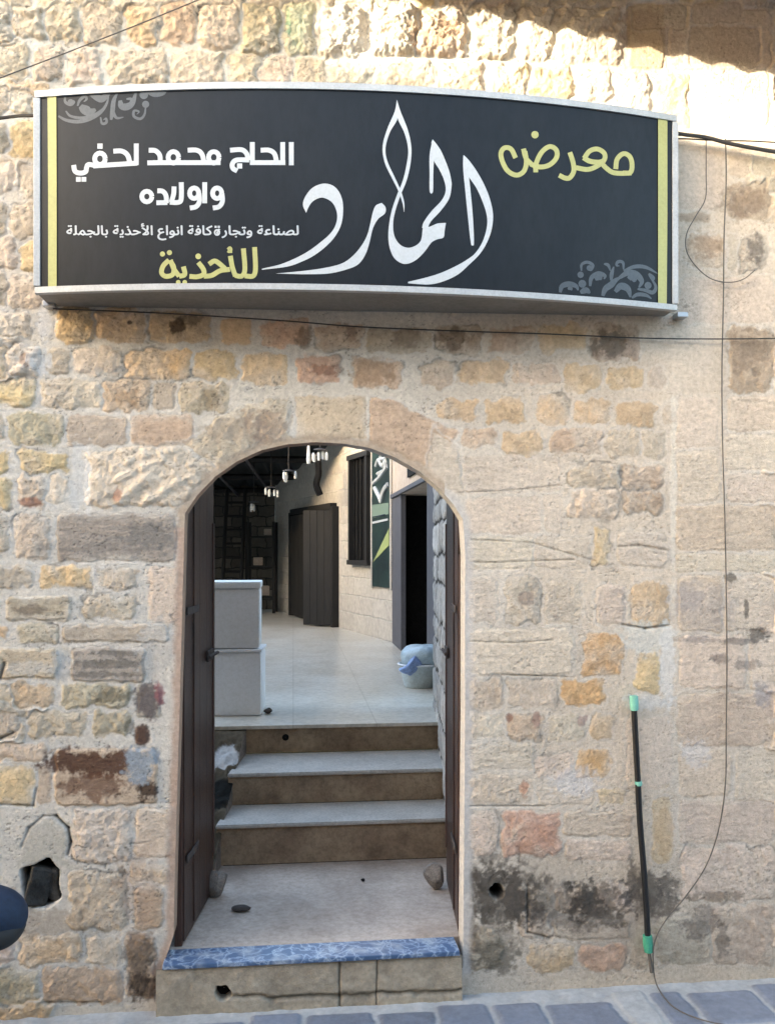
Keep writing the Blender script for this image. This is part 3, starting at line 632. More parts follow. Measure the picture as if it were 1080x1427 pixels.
a = MB(); a.prism([(cheek(LC, Y3) - .02, Z2 + .001), (cheek(RC, Y3) + .02, Z2 + .001), (cheek(RC, Y3) + .02, Z3 - .022), (cheek(LC, Y3) - .02, Z3 - .022)], Y3 + .015, Y3 + .3)
a.build('step', M['cast'], st)
MB().lathe([(.001, 0), (.020, 0), (.022, .02), (.02, .05)], 16).build('drain_hole_shade', M['dark'], st).matrix_local = Matrix.Translation(Vector(onY(398, 1028, Y3 + .013))) @ Matrix.Rotation(R(-90), 4, 'X')  # black cup stands in for the shade of the hole
# courtyard floor
fl = MB()
pts = [(cheek(LC, Y3), Y3 - .012), (cheek(RC, Y3) + .6, Y3 - .012), (6.5, Y3 - .012), (6.5, 17), (-7, 17), (-7, TH + .01), (-1.15, TH + .01), (-1.15, Y3 - .012)]
lo = [fl.bm.verts.new((x, y, Z3 - .02)) for x, y in pts]; hi = [fl.bm.verts.new((x, y, Z3)) for x, y in pts]
fl.bm.faces.new(lo[::-1]); fl.bm.faces.new(hi)
for i in range(len(pts)): fl.bm.faces.new((lo[i], lo[(i + 1) % len(pts)], hi[(i + 1) % len(pts)], hi[i]))
def floor_mat():
    m = M['floor']; n = m.node_tree.nodes; l = m.node_tree.links; b = n['Principled BSDF']
    tc = n.new('ShaderNodeTexCoord'); br = n.new('ShaderNodeTexBrick'); br.offset = 0.0
    br.inputs['Brick Width'].default_value = .5; br.inputs['Row Height'].default_value = .5; br.inputs['Mortar Size'].default_value = .004
    br.inputs['Color1'].default_value = (1, 1, 1, 1); br.inputs['Color2'].default_value = (.96, .955, .95, 1); br.inputs['Mortar'].default_value = (.78, .76, .73, 1); br.inputs['Scale'].default_value = 1
    l.new(tc.outputs['Object'], br.inputs['Vector'])
    src = b.inputs['Base Color'].links[0].from_socket
    mx = n.new('ShaderNodeMix'); mx.data_type = 'RGBA'; mx.blend_type = 'MULTIPLY'; mx.inputs['Factor'].default_value = 1
    l.new(src, mx.inputs[6]); l.new(br.outputs['Color'], mx.inputs[7]); l.new(mx.outputs[2], b.inputs['Base Color'])
floor_mat()
tag(fl.build('courtyard_floor', M['floor']), 'pale polished courtyard floor above the stairs', 'floor', kind='structure')
# left cheek of the stairwell and the stone pier on its right
def rubble(name, l, y0, y1, z0, z1, sgn, seed, base, dark, paint=None, rel=.010):
    ys = np.arange(y0, y1, .008); zs = np.arange(z0, z1, .008); A, B = np.meshgrid(ys, zs)
    X = np.vectorize(lambda q: cheek(l, q))(A)
    r_ = np.random.default_rng(seed); b1 = fbm(A * 9, B * 9, 4, seed) * 2; b2 = fbm(A * 30, B * 30, 3, seed + 5) * 2
    h = .006 * b1; c = np.ones(A.shape + (3,)) * dark * (1 + .3 * b2)[..., None]
    z = z0
    while z < z1:
        dz = r_.uniform(.12, .24); yy = y0 - r_.uniform(0, .2)
        while yy < y1:
            dy = r_.uniform(.18, .42)
            qx = np.abs(A + b1 * .045 - yy - dy / 2) - dy / 2 + .04; qy = np.abs(B + b2 * .012 + b1 * .03 - z - dz / 2) - dz / 2 + .04
            d = -(np.hypot(np.maximum(qx, 0), np.maximum(qy, 0)) + np.minimum(np.maximum(qx, qy), 0) - .03)
            m = sstep(-.003, .008, d); cc = base * r_.uniform(.7, 1.2) * (1 + .3 * b2 + .2 * b1)[..., None]
            h = h * (1 - m) + (rel * (1 - np.exp(-np.maximum(d, 0) / .012)) + .005 * b2 + .006 * b1) * m; c = c * (1 - m[..., None]) + cc * m[..., None]
            yy += dy
        z += dz
    if paint is not None:
        m = sstep(1.15, .85, np.hypot((A - paint[0]) / paint[2], (B - paint[1]) / paint[3]) + b1 * .35)[..., None]; c = c * (1 - m) + np.array((.6, .58, .55)) * m
    return np.stack([X + sgn * h, A, B], -1), np.clip(c, .008, .7)
us_ = np.linspace(0, 1, 110); vs_ = np.linspace(0, 1, 120); Uq, Vq = np.meshgrid(us_, vs_)
yb0, yb1 = Y1 - .30, Y3 + .012
Yq = yb0 + (yb1 - yb0) * Vq; k1 = fbm(Uq * 9, Vq * 11, 4, 301) * 2; k2 = fbm(Uq * 30, Vq * 40, 3, 311) * 2
CKX = np.vectorize(lambda q: cheek(LC, q))(Yq)
Xq = CKX + .006 - .75 * Uq; Zq = ZL - .02 + (Z3 - .026 - ZL + .02) * np.clip(1.05 * Vq ** .85, 0, 1) + (.030 * k1 + .012 * k2) * np.sin(np.pi * np.clip(Vq, 0, 1)) ** .5
cq = (s2l((116, 104, 86)) * .55) * (1 + .45 * k1 + .35 * k2)[..., None]
mp_ = sstep(1.15, .8, np.hypot((Uq - .10) / .09, (Vq - .74) / .09) + k1 * .6 + k2 * .4)[..., None]; cq = cq * (1 - mp_) + np.array((.52, .50, .47)) * mp_
mp_ = sstep(1.1, .8, np.hypot((Uq - .08) / .10, (Vq - .50) / .10) + k1 * .4)[..., None]; cq = cq * (1 - mp_) + np.array((.02, .02, .018)) * mp_
bank = grid_obj('rubble_bank', np.stack([Xq, Yq, Zq], -1), np.clip(cq, .01, .7), M['stone']); tag(bank, 'sloping rubble bank on the left of the stairs with a patch of white paint', 'rubble bank')
gz_ = MB(); prevq = None
for q in np.linspace(yb0, yb1, 24):
    i_ = int(round((q - yb0) / (yb1 - yb0) * 119)); x_ = cheek(LC, q) + .004; cur = (gz_.bm.verts.new((x_, q, ZL - .02)), gz_.bm.verts.new((x_, q, float(Zq[i_, 0]))))
    if prevq: gz_.bm.faces.new((prevq[0], cur[0], cur[1], prevq[1]))
    prevq = cur
gz_.build('bank_side', M['rock'], bank)
sw = MB().box((-1.16, (TH + Y3) / 2, (ZL + Z3) / 2 - .02), (.12, Y3 - TH - .03, Z3 - ZL - .05)).build('stairwell_wall', M['plaster']); tag(sw, 'low plain side wall closing the stairwell behind the left door leaf', 'wall')
Pq, Cq = rubble('p', RC, TH + .002, Y3 + .55, ZL, 4.2, -1, 260, s2l((198, 194, 188)) * .85, s2l((96, 90, 84)) * .5)
pier = thing('rubble_pier', 'tall grey rubble pier on the right edge of the stairs', 'pier', (0, 0, 0))
grid_obj('pier_face', Pq, Cq, M['stone'], pier)
ye_ = Y3 + .55
MB().box((cheek(RC, ye_) + .20, ye_ - .02, 2.2), (.40, .03, 4.0)).build('pier_end', M['pier'], pier)
MB().box((cheek(RC, ye_) + .30, (TH + ye_) / 2 + .02, 4.215), (.7, ye_ - TH, .03)).build('pier_cap', M['plaster'], pier)

# ------------------------------------------------------------------ arched door leaves
def arch_z(X):
    xs = OX[(OZ > 1.0)]; zs = OZ[(OZ > 1.0)]
    m = zs > 1.72; xs, zs = xs[m], zs[m]; o = np.argsort(xs); return float(np.interp(X, xs[o], zs[o]))
LH = onY(257, 900, RV + .02); LE = onY(299, 900, RV + .60); RH = onY(638, 900, RV + .02); RE = onY(621.5, 900, RV + .60)
mid = (LH[0] + RH[0]) / 2
def door_leaf(label, hinge, end, sgn):
    d = np.array([end[0] - hinge[0], end[1] - hinge[1]]); wd = mid - LH[0]; ang = math.atan2(d[1], d[0])
    t = thing('door_leaf', label, 'door', (hinge[0], hinge[1], ZL), ang)
    n = 4; pw = wd / n; th = .035; off = th / 2 * sgn
    tz = lambda s: arch_z(hinge[0] + sgn * s) - ZL - .02
    for i in range(n):
        a_, b_ = i * pw + .0015, (i + 1) * pw - .0015
        m = MB(); k = [(a_, .012)] + [(b_, .012)] + [(b_ + (a_ - b_) * q / 4, tz(b_ + (a_ - b_) * q / 4)) for q in range(5)]
        m.prism(k, off - th / 2, off + th / 2); m.build('board', M['wood'], t)
    for z in (.18, .95, 1.6):
        m = MB(); m.box((wd / 2, off - sgn * (-(th / 2 + .010)), z), (wd - .02, .018, .09), bev=.003); m.build('ledge', M['wood'], t)
        for q in range(4):
            m = MB(); m.box(((q + .5) * pw, off + sgn * (th / 2 + .021), z), (.014, .008, .014), bev=.003); m.build('nail_head', M['dark'], t)
    for q in (1,):
        m = MB(); m.box((q * pw * 1.2, off - sgn * (th / 2 + .003), .02 + (tz(q * pw) - .03) / 2), (.030, .006, tz(q * pw) - .05), bev=.003); m.build('cover_strip', M['wood'], t)
    for z in (.34, 1.35):
        m = MB(); m.box((.11, off - sgn * (th / 2 + .009), z), (.20, .005, .032), bev=.002); hs = m.build('hinge_strap', M['rockdark'], t)
    m = MB(); m.box((wd - .10, off - sgn * (th / 2 + .008), 1.12), (.13, .010, .05), bev=.003); m.tube([(wd - .18, off - sgn * (th / 2 + .018), 1.12), (wd + .01, off - sgn * (th / 2 + .018), 1.12)], .008, 8); m.build('bolt', M['rockdark'], t)
    m = MB(); m.box((wd - .012, off, .95), (.028, th + .012, 1.55), bev=.004); m.build('edge_strip', M['woodred'], t)
    m = MB(); m.tube([(wd - .09 + .035 * math.cos(a), off + sgn * (th / 2 + .034), 1.02 + .035 * math.sin(a)) for a in np.linspace(0, 2 * math.pi, 17)], .005, 6); m.build('ring_handle', M['dark'], t, True)
    return t
door_leaf('dark brown wooden door leaf swung inward at the left jamb', LH, LE, 1)
door_leaf('dark brown door leaf seen edge-on at the right jamb', RH, RE, -1)
fr = thing('door_frame', 'thin dark wooden frame lining the arched doorway', 'door frame', (0, 0, 0))
for s, X0 in ((1, LH[0] - .022), (-1, RH[0] + .018)):
    MB().box((X0, RV + .02, (ZL + 1.78) / 2), (.03, .035, 1.78 - ZL), bev=.003).build('frame_post', M['woodred'], fr)

# ------------------------------------------------------------------ signboard
Ya_, Yb_ = -.21, -.13; BOW = .145
pL_t, pL_b = onY(50, 128, Ya_), onY(48, 408, Ya_); pR_t, pR_b = onY(943, 162, Yb_), onY(942, 432, Yb_)
SX0, SX1 = (pL_t[0] + pL_b[0]) / 2, (pR_t[0] + pR_b[0]) / 2
def sY(X):
    u = np.clip((X - SX0) / (SX1 - SX0), 0, 1); return Ya_ + (Yb_ - Ya_) * u - BOW * 4 * u * (1 - u)
def sTop(X): u = (X - SX0) / (SX1 - SX0); return pL_t[2] + (pR_t[2] - pL_t[2]) * u
def sBot(X): u = (X - SX0) / (SX1 - SX0); return pL_b[2] + (pR_b[2] - pL_b[2]) * u
def onSign(x, y, off=0.0):
    Y = -.25
    for _ in range(8):
        p = onY(x, y, Y); Y = float(sY(p[0])) - off
    return onY(x, y, Y)
sign = thing('shop_sign', 'bowed dark shop sign with white and yellow Arabic lettering above the doorway', 'sign', (0, 0, 0))
N = 72; us = np.linspace(SX0, SX1, N + 1)
def strip(name, mt, fa, fb, parent=sign, smooth=True):
    m = MB(); A = [m.bm.verts.new(Vector(fa(X))) for X in us]; B = [m.bm.verts.new(Vector(fb(X))) for X in us]
    for i in range(N): m.bm.faces.new((A[i], A[i + 1], B[i + 1], B[i]))
    o = m.build(name, mt, parent, smooth, fix=False); return o
def case():
    m = MB(); W_ = -.012
    rings = []
    for X in us:
        y = float(sY(X)) + .012; rings.append([m.bm.verts.new(Vector(p)) for p in ((X, W_, sTop(X) - .006), (X, y, sTop(X) - .006), (X, y, sBot(X) + .006), (X, W_, sBot(X) + .006))])
    for a_, b_ in zip(rings, rings[1:]):
        for k in (0, 2): m.bm.faces.new((a_[k], b_[k], b_[k + 1], a_[k + 1]))
    m.bm.faces.new(rings[0]); m.bm.faces.new(rings[-1][::-1])
    return m.build('case', M['case'], sign)
case()
strip('face', M['face'], lambda X: (X, float(sY(X)), sTop(X) - .004), lambda X: (X, float(sY(X)), sBot(X) + .004))
def frame_bar(f0, f1, name='frame'):                    # bar along the curved edge
    m = MB(); rings = []
    for X in us:
        y = float(sY(X)); a_, b_ = f0(X), f1(X)
        rings.append([m.bm.verts.new(Vector(p)) for p in ((X, y + .02, a_), (X, y - .008, a_), (X, y - .008, b_), (X, y + .02, b_))])
    for a_, b_ in zip(rings, rings[1:]):
        for k in range(4): m.bm.faces.new((a_[k], b_[k], b_[(k + 1) % 4], a_[(k + 1) % 4]))
    m.bm.faces.new(rings[0]); m.bm.faces.new(rings[-1][::-1])
    return m.build(name, M['alu'], sign)
frame_bar(lambda X: sTop(X) + .002, lambda X: sTop(X) - .022); frame_bar(lambda X: sBot(X) + .020, lambda X: sBot(X) - .002)
for X, s in ((SX0, 1), (SX1, -1)):
    y = float(sY(X)); MB().box((X + s * .008, y + .003, (sTop(X) + sBot(X)) / 2), (.024, .026, sTop(X) - sBot(X) - .047), bev=.002).build('frame', M['alu'], sign)
MB().box(tuple(onY(948, 440, -.03)), (.045, .05, .02), bev=.002).build('bracket', M['steel'], sign)
MB().box(tuple(onY(70, 425, -.03)), (.045, .05, .02), bev=.002).build('bracket', M['steel'], sign)
LAY = [0.0012]
def ribbon(bm, pairs, n=6, closed=False):               # pairs of pixel points on either edge of a stroke
    LAY[0] += .00003; off = LAY[0]
    arr = spline([np.array(p, float) for p in pairs], n) if n > 1 else [np.array(p, float) for p in pairs]
    A = [bm.verts.new(Vector(onSign(q[0], q[1], off))) for q in arr]; B = [bm.verts.new(Vector(onSign(q[2], q[3], off))) for q in arr]
    for i in range(len(arr) - 1):
        try: bm.faces.new((A[i], A[i + 1], B[i + 1], B[i]))
        except Exception: pass
def stroke(bm, pts, wpx, n=6, taper=None, cap=True, smooth=True):
    P_ = spline([np.array(p, float) for p in pts], n) if (smooth and len(pts) > 2) else [np.array(p, float) for p in pts]
    Q_ = [P_[0]]
    for a_, b2 in zip(P_, P_[1:]):
        ns_ = max(1, int(np.linalg.norm(b2 - a_) / 9))
        Q_ += [a_ + (b2 - a_) * (j + 1) / ns_ for j in range(ns_)]
    P_ = Q_; pairs = []; L = len(P_)
    for i, p in enumerate(P_):
        d = P_[min(i + 1, L - 1)] - P_[max(i - 1, 0)]; d = d / (np.linalg.norm(d) + 1e-9); nn = np.array([-d[1], d[0]])
        ww = wpx / 2 * (1 if taper is None else taper(i / (L - 1)))
        if cap and i == 0: p = p - d * 0
        pairs.append((*(p + nn * ww), *(p - nn * ww)))
    ribbon(bm, pairs, 1)
def disc(bm, c, r):
    LAY[0] += .00003
    v = [bm.verts.new(Vector(onSign(c[0] + r * math.cos(a), c[1] + r * math.sin(a), LAY[0]))) for a in np.linspace(0, 2 * math.pi, 14, endpoint=False)]; bm.faces.new(v)
def diamond(bm, c, r, h=None):
    h = h or r; LAY[0] += .00003
    v = [bm.verts.new(Vector(onSign(c[0] + a, c[1] + b, LAY[0]))) for a, b in ((-r, -h), (r, -h), (r, h), (-r, h))]; bm.faces.new(v)
def T(ox, oy, s): return lambda *p: [(ox + q[0] / s, oy + q[1] / s) + (((ox + q[2] / s), (oy + q[3] / s)) if len(q) == 4 else ()) for q in p]
# big calligraphy
m = MB(); k = T(360, 120, 4.92)
ribbon(m.bm, k((328, 866, 328, 866), (306, 810, 342, 832), (325, 750, 366, 795), (375, 692, 400, 771), (450, 665, 442, 762), (520, 685, 495, 785), (565, 745, 528, 830), (582, 830, 541, 890), (570, 940, 528, 955), (525, 1030, 492, 1010), (460, 1100, 430, 1065), (380, 1160, 350, 1125), (300, 1200, 260, 1175), (200, 1235, 150, 1220), (25, 1257, 25, 1250)))
ribbon(m.bm, k((845, 798, 846, 798), (806, 816, 872, 828), (786, 860, 868, 870), (770, 930, 820, 910), (750, 1010, 785, 975), (715, 1080, 762, 1070), (660, 1150, 735, 1150), (590, 1205, 690, 1215), (500, 1235, 620, 1250), (350, 1260, 480, 1283), (120, 1283, 300, 1288)))
k = T(520, 120, 4.92)
ribbon(m.bm, k((163, 90, 163, 90), (148, 170, 168, 214), (97, 290, 115, 312), (65, 410, 85, 420), (79, 520, 97, 510), (130, 630, 147, 620), (172, 715, 190, 715), (203, 805, 213, 795), (211, 860, 213, 858)))
ribbon(m.bm, k((163, 90, 163, 90), (168, 214, 187, 168), (215, 320, 238, 298), (240, 430, 262, 420), (230, 530, 255, 535), (205, 640, 228, 648), (165, 740, 189, 742), (125, 860, 152, 852), (105, 990, 137, 940), (110, 1090, 146, 1025), (140, 1170, 185, 1085), (190, 1210, 240, 1106), (240, 1215, 290, 1092), (300, 1185, 322, 1065), (355, 1130, 334, 1030), (400, 1070, 345, 960), (440, 1048, 385, 962), (482, 1035, 440, 940), (490, 990, 499, 935)))
ribbon(m.bm, k((400, 737, 400, 735), (387, 712, 411, 712), (387, 600, 412, 600), (387, 470, 416, 520), (408, 362, 420, 500)))
ribbon(m.bm, k((408, 362, 400, 380), (440, 402, 402, 440), (470, 450, 418, 510), (515, 560, 455, 572), (535, 640, 487, 645), (537, 690, 497, 715), (520, 770, 470, 780), (465, 850, 400, 855), (400, 920, 348, 928), (376, 964, 335, 970)))
ribbon(m.bm, k((682, 1087, 680, 1085), (670, 1074, 691, 1074), (650, 900, 684, 900), (632, 720, 668, 720), (617, 560, 658, 630), (618, 470, 650, 560)))
ribbon(m.bm, k((622, 470, 618, 480), (660, 510, 620, 560), (710, 580, 660, 625), (760, 670, 710, 700), (800, 770, 750, 790), (822, 880, 778, 880), (812, 980, 780, 960), (780, 1070, 752, 1060), (730, 1150, 700, 1143), (660, 1220, 640, 1190), (580, 1290, 560, 1235), (480, 1337, 460, 1280), (380, 1358, 360, 1311), (240, 1350, 240, 1340)))
m.build('white_calligraphy', M['white'], sign, fix=False)
# first two white lines
LAY[0] = .0008; m = MB(); b_ = m.bm; k = T(70, 170, 3.0); SW = 6.7
def s(*p, w_=SW, sm=True): stroke(b_, k(*p), w_, 5, smooth=sm)
def ring(cx, cy, rx, ry, w_=SW):
    stroke(b_, k(*[(cx + rx * math.cos(a), cy + ry * math.sin(a)) for a in np.linspace(0, 2 * math.pi, 17)]), w_, 1, smooth=False)
s((1008, 82), (1008, 179)); s((972, 82), (972, 168), sm=False); s((983, 168), (835, 168)); s((880, 116), (915, 116), (938, 132), (948, 172)); s((845, 82), (845, 168))
s((752, 116), (800, 114), (822, 132), (826, 158)); s((832, 157), (780, 157), (762, 172), (764, 192), (782, 203)); diamond(b_, k((792, 182))[0], 3.6)
ring(684, 146, 22, 24); s((712, 168), (430, 168)); s((575, 116), (612, 116), (634, 132), (644, 170)); ring(515, 146, 22, 24); s((412, 116), (440, 118), (458, 138), (460, 170)); s((466, 168), (406, 169))
s((360, 88), (360, 178)); s((364, 170), (180, 182)); s((264, 120), (300, 120), (324, 138), (334, 174)); ring(208, 152, 22, 24); diamond(b_, k((208, 99))[0], 3.6)
s((192, 181), (160, 176), (152, 190), (148, 206), (126, 212), (104, 204), (98, 178)); diamond(b_, k((118, 238))[0], 3.3); diamond(b_, k((141, 238))[0], 3.3)
ring(698, 296, 19, 22); s((718, 296), (720, 330), (706, 352), (680, 358)); s((646, 250), (646, 338)); ring(602, 296, 19, 22); s((622, 296), (624, 330), (610, 352), (584, 358))
s((548, 250), (548, 318), (536, 334), (500, 334)); s((518, 268), (516, 300), (506, 334)); s((448, 286), (470, 288), (484, 306), (486, 338)); s((490, 335), (444, 336)); ring(404, 310, 21, 22)
m.build('white_lettering', M['white'], sign, fix=False)
# yellow words
LAY[0] = .0008; m = MB(); b_ = m.bm; k = T(680, 160, 4.0); SW = 9.2
s((712, 300), (720, 245), (755, 214), (790, 230), (803, 275), (794, 318), (752, 322)); s((800, 322), (740, 324), (694, 318), (660, 295), (632, 266))
s((536, 240), (566, 200), (610, 188), (648, 212), (648, 248), (610, 282), (556, 302), (490, 292)); s((532, 236), (568, 256), (618, 262), (650, 252), w_=7)
s((456, 206), (474, 262), (478, 312), (456, 348), (430, 350), (396, 334))
s((266, 318), (268, 270), (300, 205), (346, 174), (382, 196), (380, 240), (340, 278), (288, 288), (236, 272)); s((198, 186), (212, 240), (246, 276))
s((206, 200), (214, 262), (200, 312), (160, 334), (112, 312), (82, 262), (72, 212), (92, 182), (128, 188), (154, 238)); disc(b_, k((262, 108))[0], 5.2)
m.build('yellow_lettering', M['yellow'], sign, fix=False)
m = MB(); b_ = m.bm; LAY[0] = .0008; k = T(80, 290, 3.086); SW = 7.2
s((848, 166), (852, 240), (850, 276), (838, 292), (806, 290)); s((800, 172), (806, 240), (804, 276), (790, 292), (764, 288)); s((744, 204), (752, 250), (766, 292)); s((732, 176), (742, 168), (748, 178), (734, 186), (752, 186), w_=3.4)
s((652, 240), (676, 226), (700, 240), (728, 266)); s((742, 262), (700, 268), (664, 288), (630, 292)); s((606, 232), (628, 262), (628, 284), (600, 294), (568, 292)); disc(b_, k((606, 206))[0], 4)
s((542, 250), (548, 284), (524, 292)); disc(b_, k((520, 318))[0], 3.3); disc(b_, k((548, 318))[0], 3.3)
s((480, 222), (456, 246), (448, 276), (466, 292), (496, 284), (500, 252), (484, 224)); s((486, 222), (502, 262), (524, 292)); disc(b_, k((452, 196))[0], 3.6); disc(b_, k((482, 190))[0], 3.6)
m.build('yellow_lettering', M['yellow'], sign, fix=False)
# the small line, set in Blender's own font (letters in their joined forms, laid out left to right)
def text_on_sign(body, x0, y0, x1, y1, mt, bold=0.0):
    cu = bpy.data.curves.new('lettering', 'FONT'); cu.body = body; cu.size = 1; cu.offset = bold; cu.resolution_u = 3
    o = bpy.data.objects.new('lettering', cu); COL.objects.link(o); dg = bpy.context.evaluated_depsgraph_get()
    me = bpy.data.meshes.new_from_object(o.evaluated_get(dg)); bpy.data.objects.remove(o); bpy.data.curves.remove(cu)
    v = np.array([q.co[:] for q in me.vertices]); lo, hi = v.min(0), v.max(0)
    par = list(range(len(v)))                                    # each letter on a layer of its own
    def root(i):
        while par[i] != i: par[i] = par[par[i]]; i = par[i]
        return i
    for e in me.edges:
        a_, b2 = root(e.vertices[0]), root(e.vertices[1])
        if a_ != b2: par[a_] = b2
    ids = {}; lay = [ids.setdefault(root(i), len(ids)) for i in range(len(v))]
    V, Fc = [], []; base_f = [tuple(p.vertices) for p in me.polygons]
    for j, (sx_, sy_) in enumerate(((-.5, 0), (.5, 0), (0, -.4), (0, .4))):
        o_ = len(V)
        V += [tuple(onSign(x0 + (p[0] - lo[0]) / (hi[0] - lo[0]) * (x1 - x0) + sx_, y1 - (p[1] - lo[1]) / (hi[1] - lo[1]) * (y1 - y0) + sy_, .0010 + .00004 * (lay[i] % 12) + .0005 * j)) for i, p in enumerate(v)]
        Fc += [tuple(i + o_ for i in f) for f in base_f]
    m2 = bpy.data.meshes.new('small_lettering'); m2.from_pydata(V, [], Fc); bpy.data.meshes.remove(me)
    return link('small_lettering', m2, mt, sign)
FORMS = {'ا': 'FE8D FE8E - -', 'ب': 'FE8F FE90 FE91 FE92', 'ة': 'FE93 FE94 - -', 'ت': 'FE95 FE96 FE97 FE98', 'ج': 'FE9D FE9E FE9F FEA0', 'ح': 'FEA1 FEA2 FEA3 FEA4', 'ذ': 'FEAB FEAC - -', 'ر': 'FEAD FEAE - -', 'ص': 'FEB9 FEBA FEBB FEBC', 'ع': 'FEC9 FECA FECB FECC', 'ف': 'FED1 FED2 FED3 FED4', 'ك': 'FED9 FEDA FEDB FEDC', 'ل': 'FEDD FEDE FEDF FEE0', 'م': 'FEE1 FEE2 FEE3 FEE4', 'ن': 'FEE5 FEE6 FEE7 FEE8', 'و': 'FEED FEEE - -', 'ي': 'FEF1 FEF2 FEF3 FEF4', 'L': 'FEF7 FEF8 - -', 'X': 'FEE9 FEEA - -'}
def shape(t):
    t = t.replace('لأ', 'L'); out = []
    for i, ch in enumerate(t):
        if ch == ' ': out.append(' '); continue
        f = FORMS[ch].split()
        pj = i > 0 and t[i - 1] != ' ' and FORMS[t[i - 1]].split()[2] != '-'; nj = f[2] != '-' and i + 1 < len(t) and t[i + 1] != ' '
        out.append(chr(int(f[3] if pj and nj else f[1] if pj else f[2] if nj else f[0], 16)))
    return ''.join(out[::-1])
text_on_sign(shape('لصناعة وتجارX كافة انواع الأحذية بالجملة'), 93, 311, 416, 334, M['white'])
m = MB(); LAY[0] = .0012; k = T(0, 0, 1)
LAY[0] = .0034; stroke(m.bm, [(302.6 + 3.3 * math.cos(a), 323.4 + 3.6 * math.sin(a)) for a in np.linspace(0, 2 * math.pi, 17)], 2.3, 1, smooth=False); diamond(m.bm, (300.6, 315.6), 1.5); diamond(m.bm, (305.0, 315.6), 1.5); m.build('small_dots', M['white'], sign, fix=False)
# stripes and corner scrolls
for xa, xb, ya, yb in ((66, 78, 131, 405), (917, 929, 161, 430)):
    m = MB(); LAY[0] += .0001
    if xa < 100: ribbon(m.bm, [(66, 130, 78.5, 130), (67, 270, 79, 270), (67, 404, 79, 404)], 3)
    else: ribbon(m.bm, [(917, 163, 930, 164), (917, 300, 930, 300), (917, 424, 929, 425)], 3)
    m.build('yellow_stripe', M['yellow'], sign, fix=False)
def scroll(k, strokes, dots):
    m = MB(); LAY[0] = .0008
    for w_, *p in strokes: stroke(m.bm, k(*p), w_ * .8, 6, taper=lambda t: .35 + 1.3 * math.sin(math.pi * min(1, t * .9 + .1)) * .8)
    for c, r in dots: disc(m.bm, k(c)[0], r)
    m.build('scroll_ornament', M['grey'], sign, fix=False)
k = T(40, 110, 5.14)
scroll(k, [(5, (212, 262), (270, 292), (350, 302), (430, 285), (510, 240), (560, 170), (575, 90)), (3.5, (265, 225), (300, 262), (380, 275), (470, 250), (540, 200)), (9, (430, 90), (470, 115), (520, 140), (560, 110), (590, 85)), (12, (370, 190), (400, 215), (440, 232), (480, 215)), (4, (350, 190), (365, 150), (400, 120), (415, 140), (395, 160)), (4, (262, 115), (262, 160), (300, 180), (325, 160), (300, 145)),
           (6, (590, 290), (600, 230), (610, 150), (640, 90)), (4, (600, 170), (605, 230), (630, 275), (680, 270)), (9, (655, 150), (665, 190), (705, 195), (745, 165), (770, 85)), (3.5, (700, 140), (735, 140), (725, 165)), (3.5, (838, 200), (830, 250), (800, 282), (755, 265), (755, 225), (790, 230), (775, 250)), (3.5, (515, 270), (525, 315), (555, 310), (555, 280), (535, 290)), (9, (850, 85), (900, 100), (960, 92), (985, 82))],
       [((825, 110), 6), ((838, 178), 5), ((300, 160), 4)])
k = T(760, 340, 5.14)
scroll(k, [(5, (560, 190), (640, 160), (720, 165), (805, 210)), (8, (530, 240), (590, 205), (650, 215), (690, 265), (670, 310)), (10, (590, 225), (630, 240), (640, 270)), (5, (470, 260), (475, 210), (490, 160)), (4, (560, 180), (555, 130), (520, 125), (510, 150), (530, 155)), (4, (420, 140), (450, 150), (465, 190)), (8, (410, 370), (430, 320), (470, 290), (500, 260), (540, 235)), (6, (320, 300), (330, 240), (380, 210), (425, 225), (420, 250)), (8, (355, 250), (385, 235), (400, 255)),
           (4, (258, 190), (260, 145), (300, 128), (340, 150), (325, 185), (300, 170)), (7, (105, 345), (120, 300), (170, 285), (220, 300), (235, 330)), (5, (160, 320), (180, 315), (190, 330)), (9, (500, 340), (540, 300), (590, 320), (610, 380)), (5, (660, 320), (720, 330), (770, 345), (790, 300), (740, 220)), (5, (620, 385), (660, 360), (720, 365), (760, 390)), (8, (250, 345), (290, 330), (320, 350)), (5, (740, 210), (770, 240), (775, 260))],
       [((252, 218), 4.5), ((264, 283), 5.5), ((735, 295), 5), ((315, 170), 4)])

# ------------------------------------------------------------------ cables and the hose on the wall
def cable(name, label, pts, r, mt, off=.02, cat='cable', zfun=None):
    P3 = [onY(x, y, -off) if len(q) == 0 else onY(x, y, -q[0]) for x, y, *q in pts]
    t = MB(); t.tube(spline(P3, 6), r, 6); o = t.build(name, mt, None, True)
    return tag(o, label, cat)
cable('wire', 'thin taut wire crossing the top left corner of the wall', [(-120, 156, .3), (0, 108, .3), (120, 62, .28), (240, 14, .26), (330, -24, .25)], .0022, M['cablegrey'], .25)
cable('cable', 'short black cable running into the left end of the sign', [(-120, 170, .06), (-40, 168, .06), (0, 164, .06), (25, 161, .07), (60, 160, .1)], .006, M['cable'])
cable('cable', 'thick black cable leaving the right end of the sign', [(935, 184, .05), (955, 187, .05), (985, 191, .05), (1020, 200, .05), (1080, 211, .05), (1200, 232, .05)], .008, M['cable'])
cable('wire', 'second thinner wire sagging under the thick cable right of the sign', [(938, 192, .04), (960, 193, .035), (1000, 195, .04), (1050, 196, .035), (1100, 199, .035)], .003, M['cable'])
cable('wire', 'slack looped wire hanging beside the right end of the sign', [(984, 190, .04), (984, 240, .03), (983, 276, .03), (970, 300, .03), (957, 325, .035), (957, 350, .035), (972, 373, .035), (993, 389, .03), (1018, 393, .03), (1037, 388, .03), (1052, 376, .03)], .0022, M['cablegrey'])
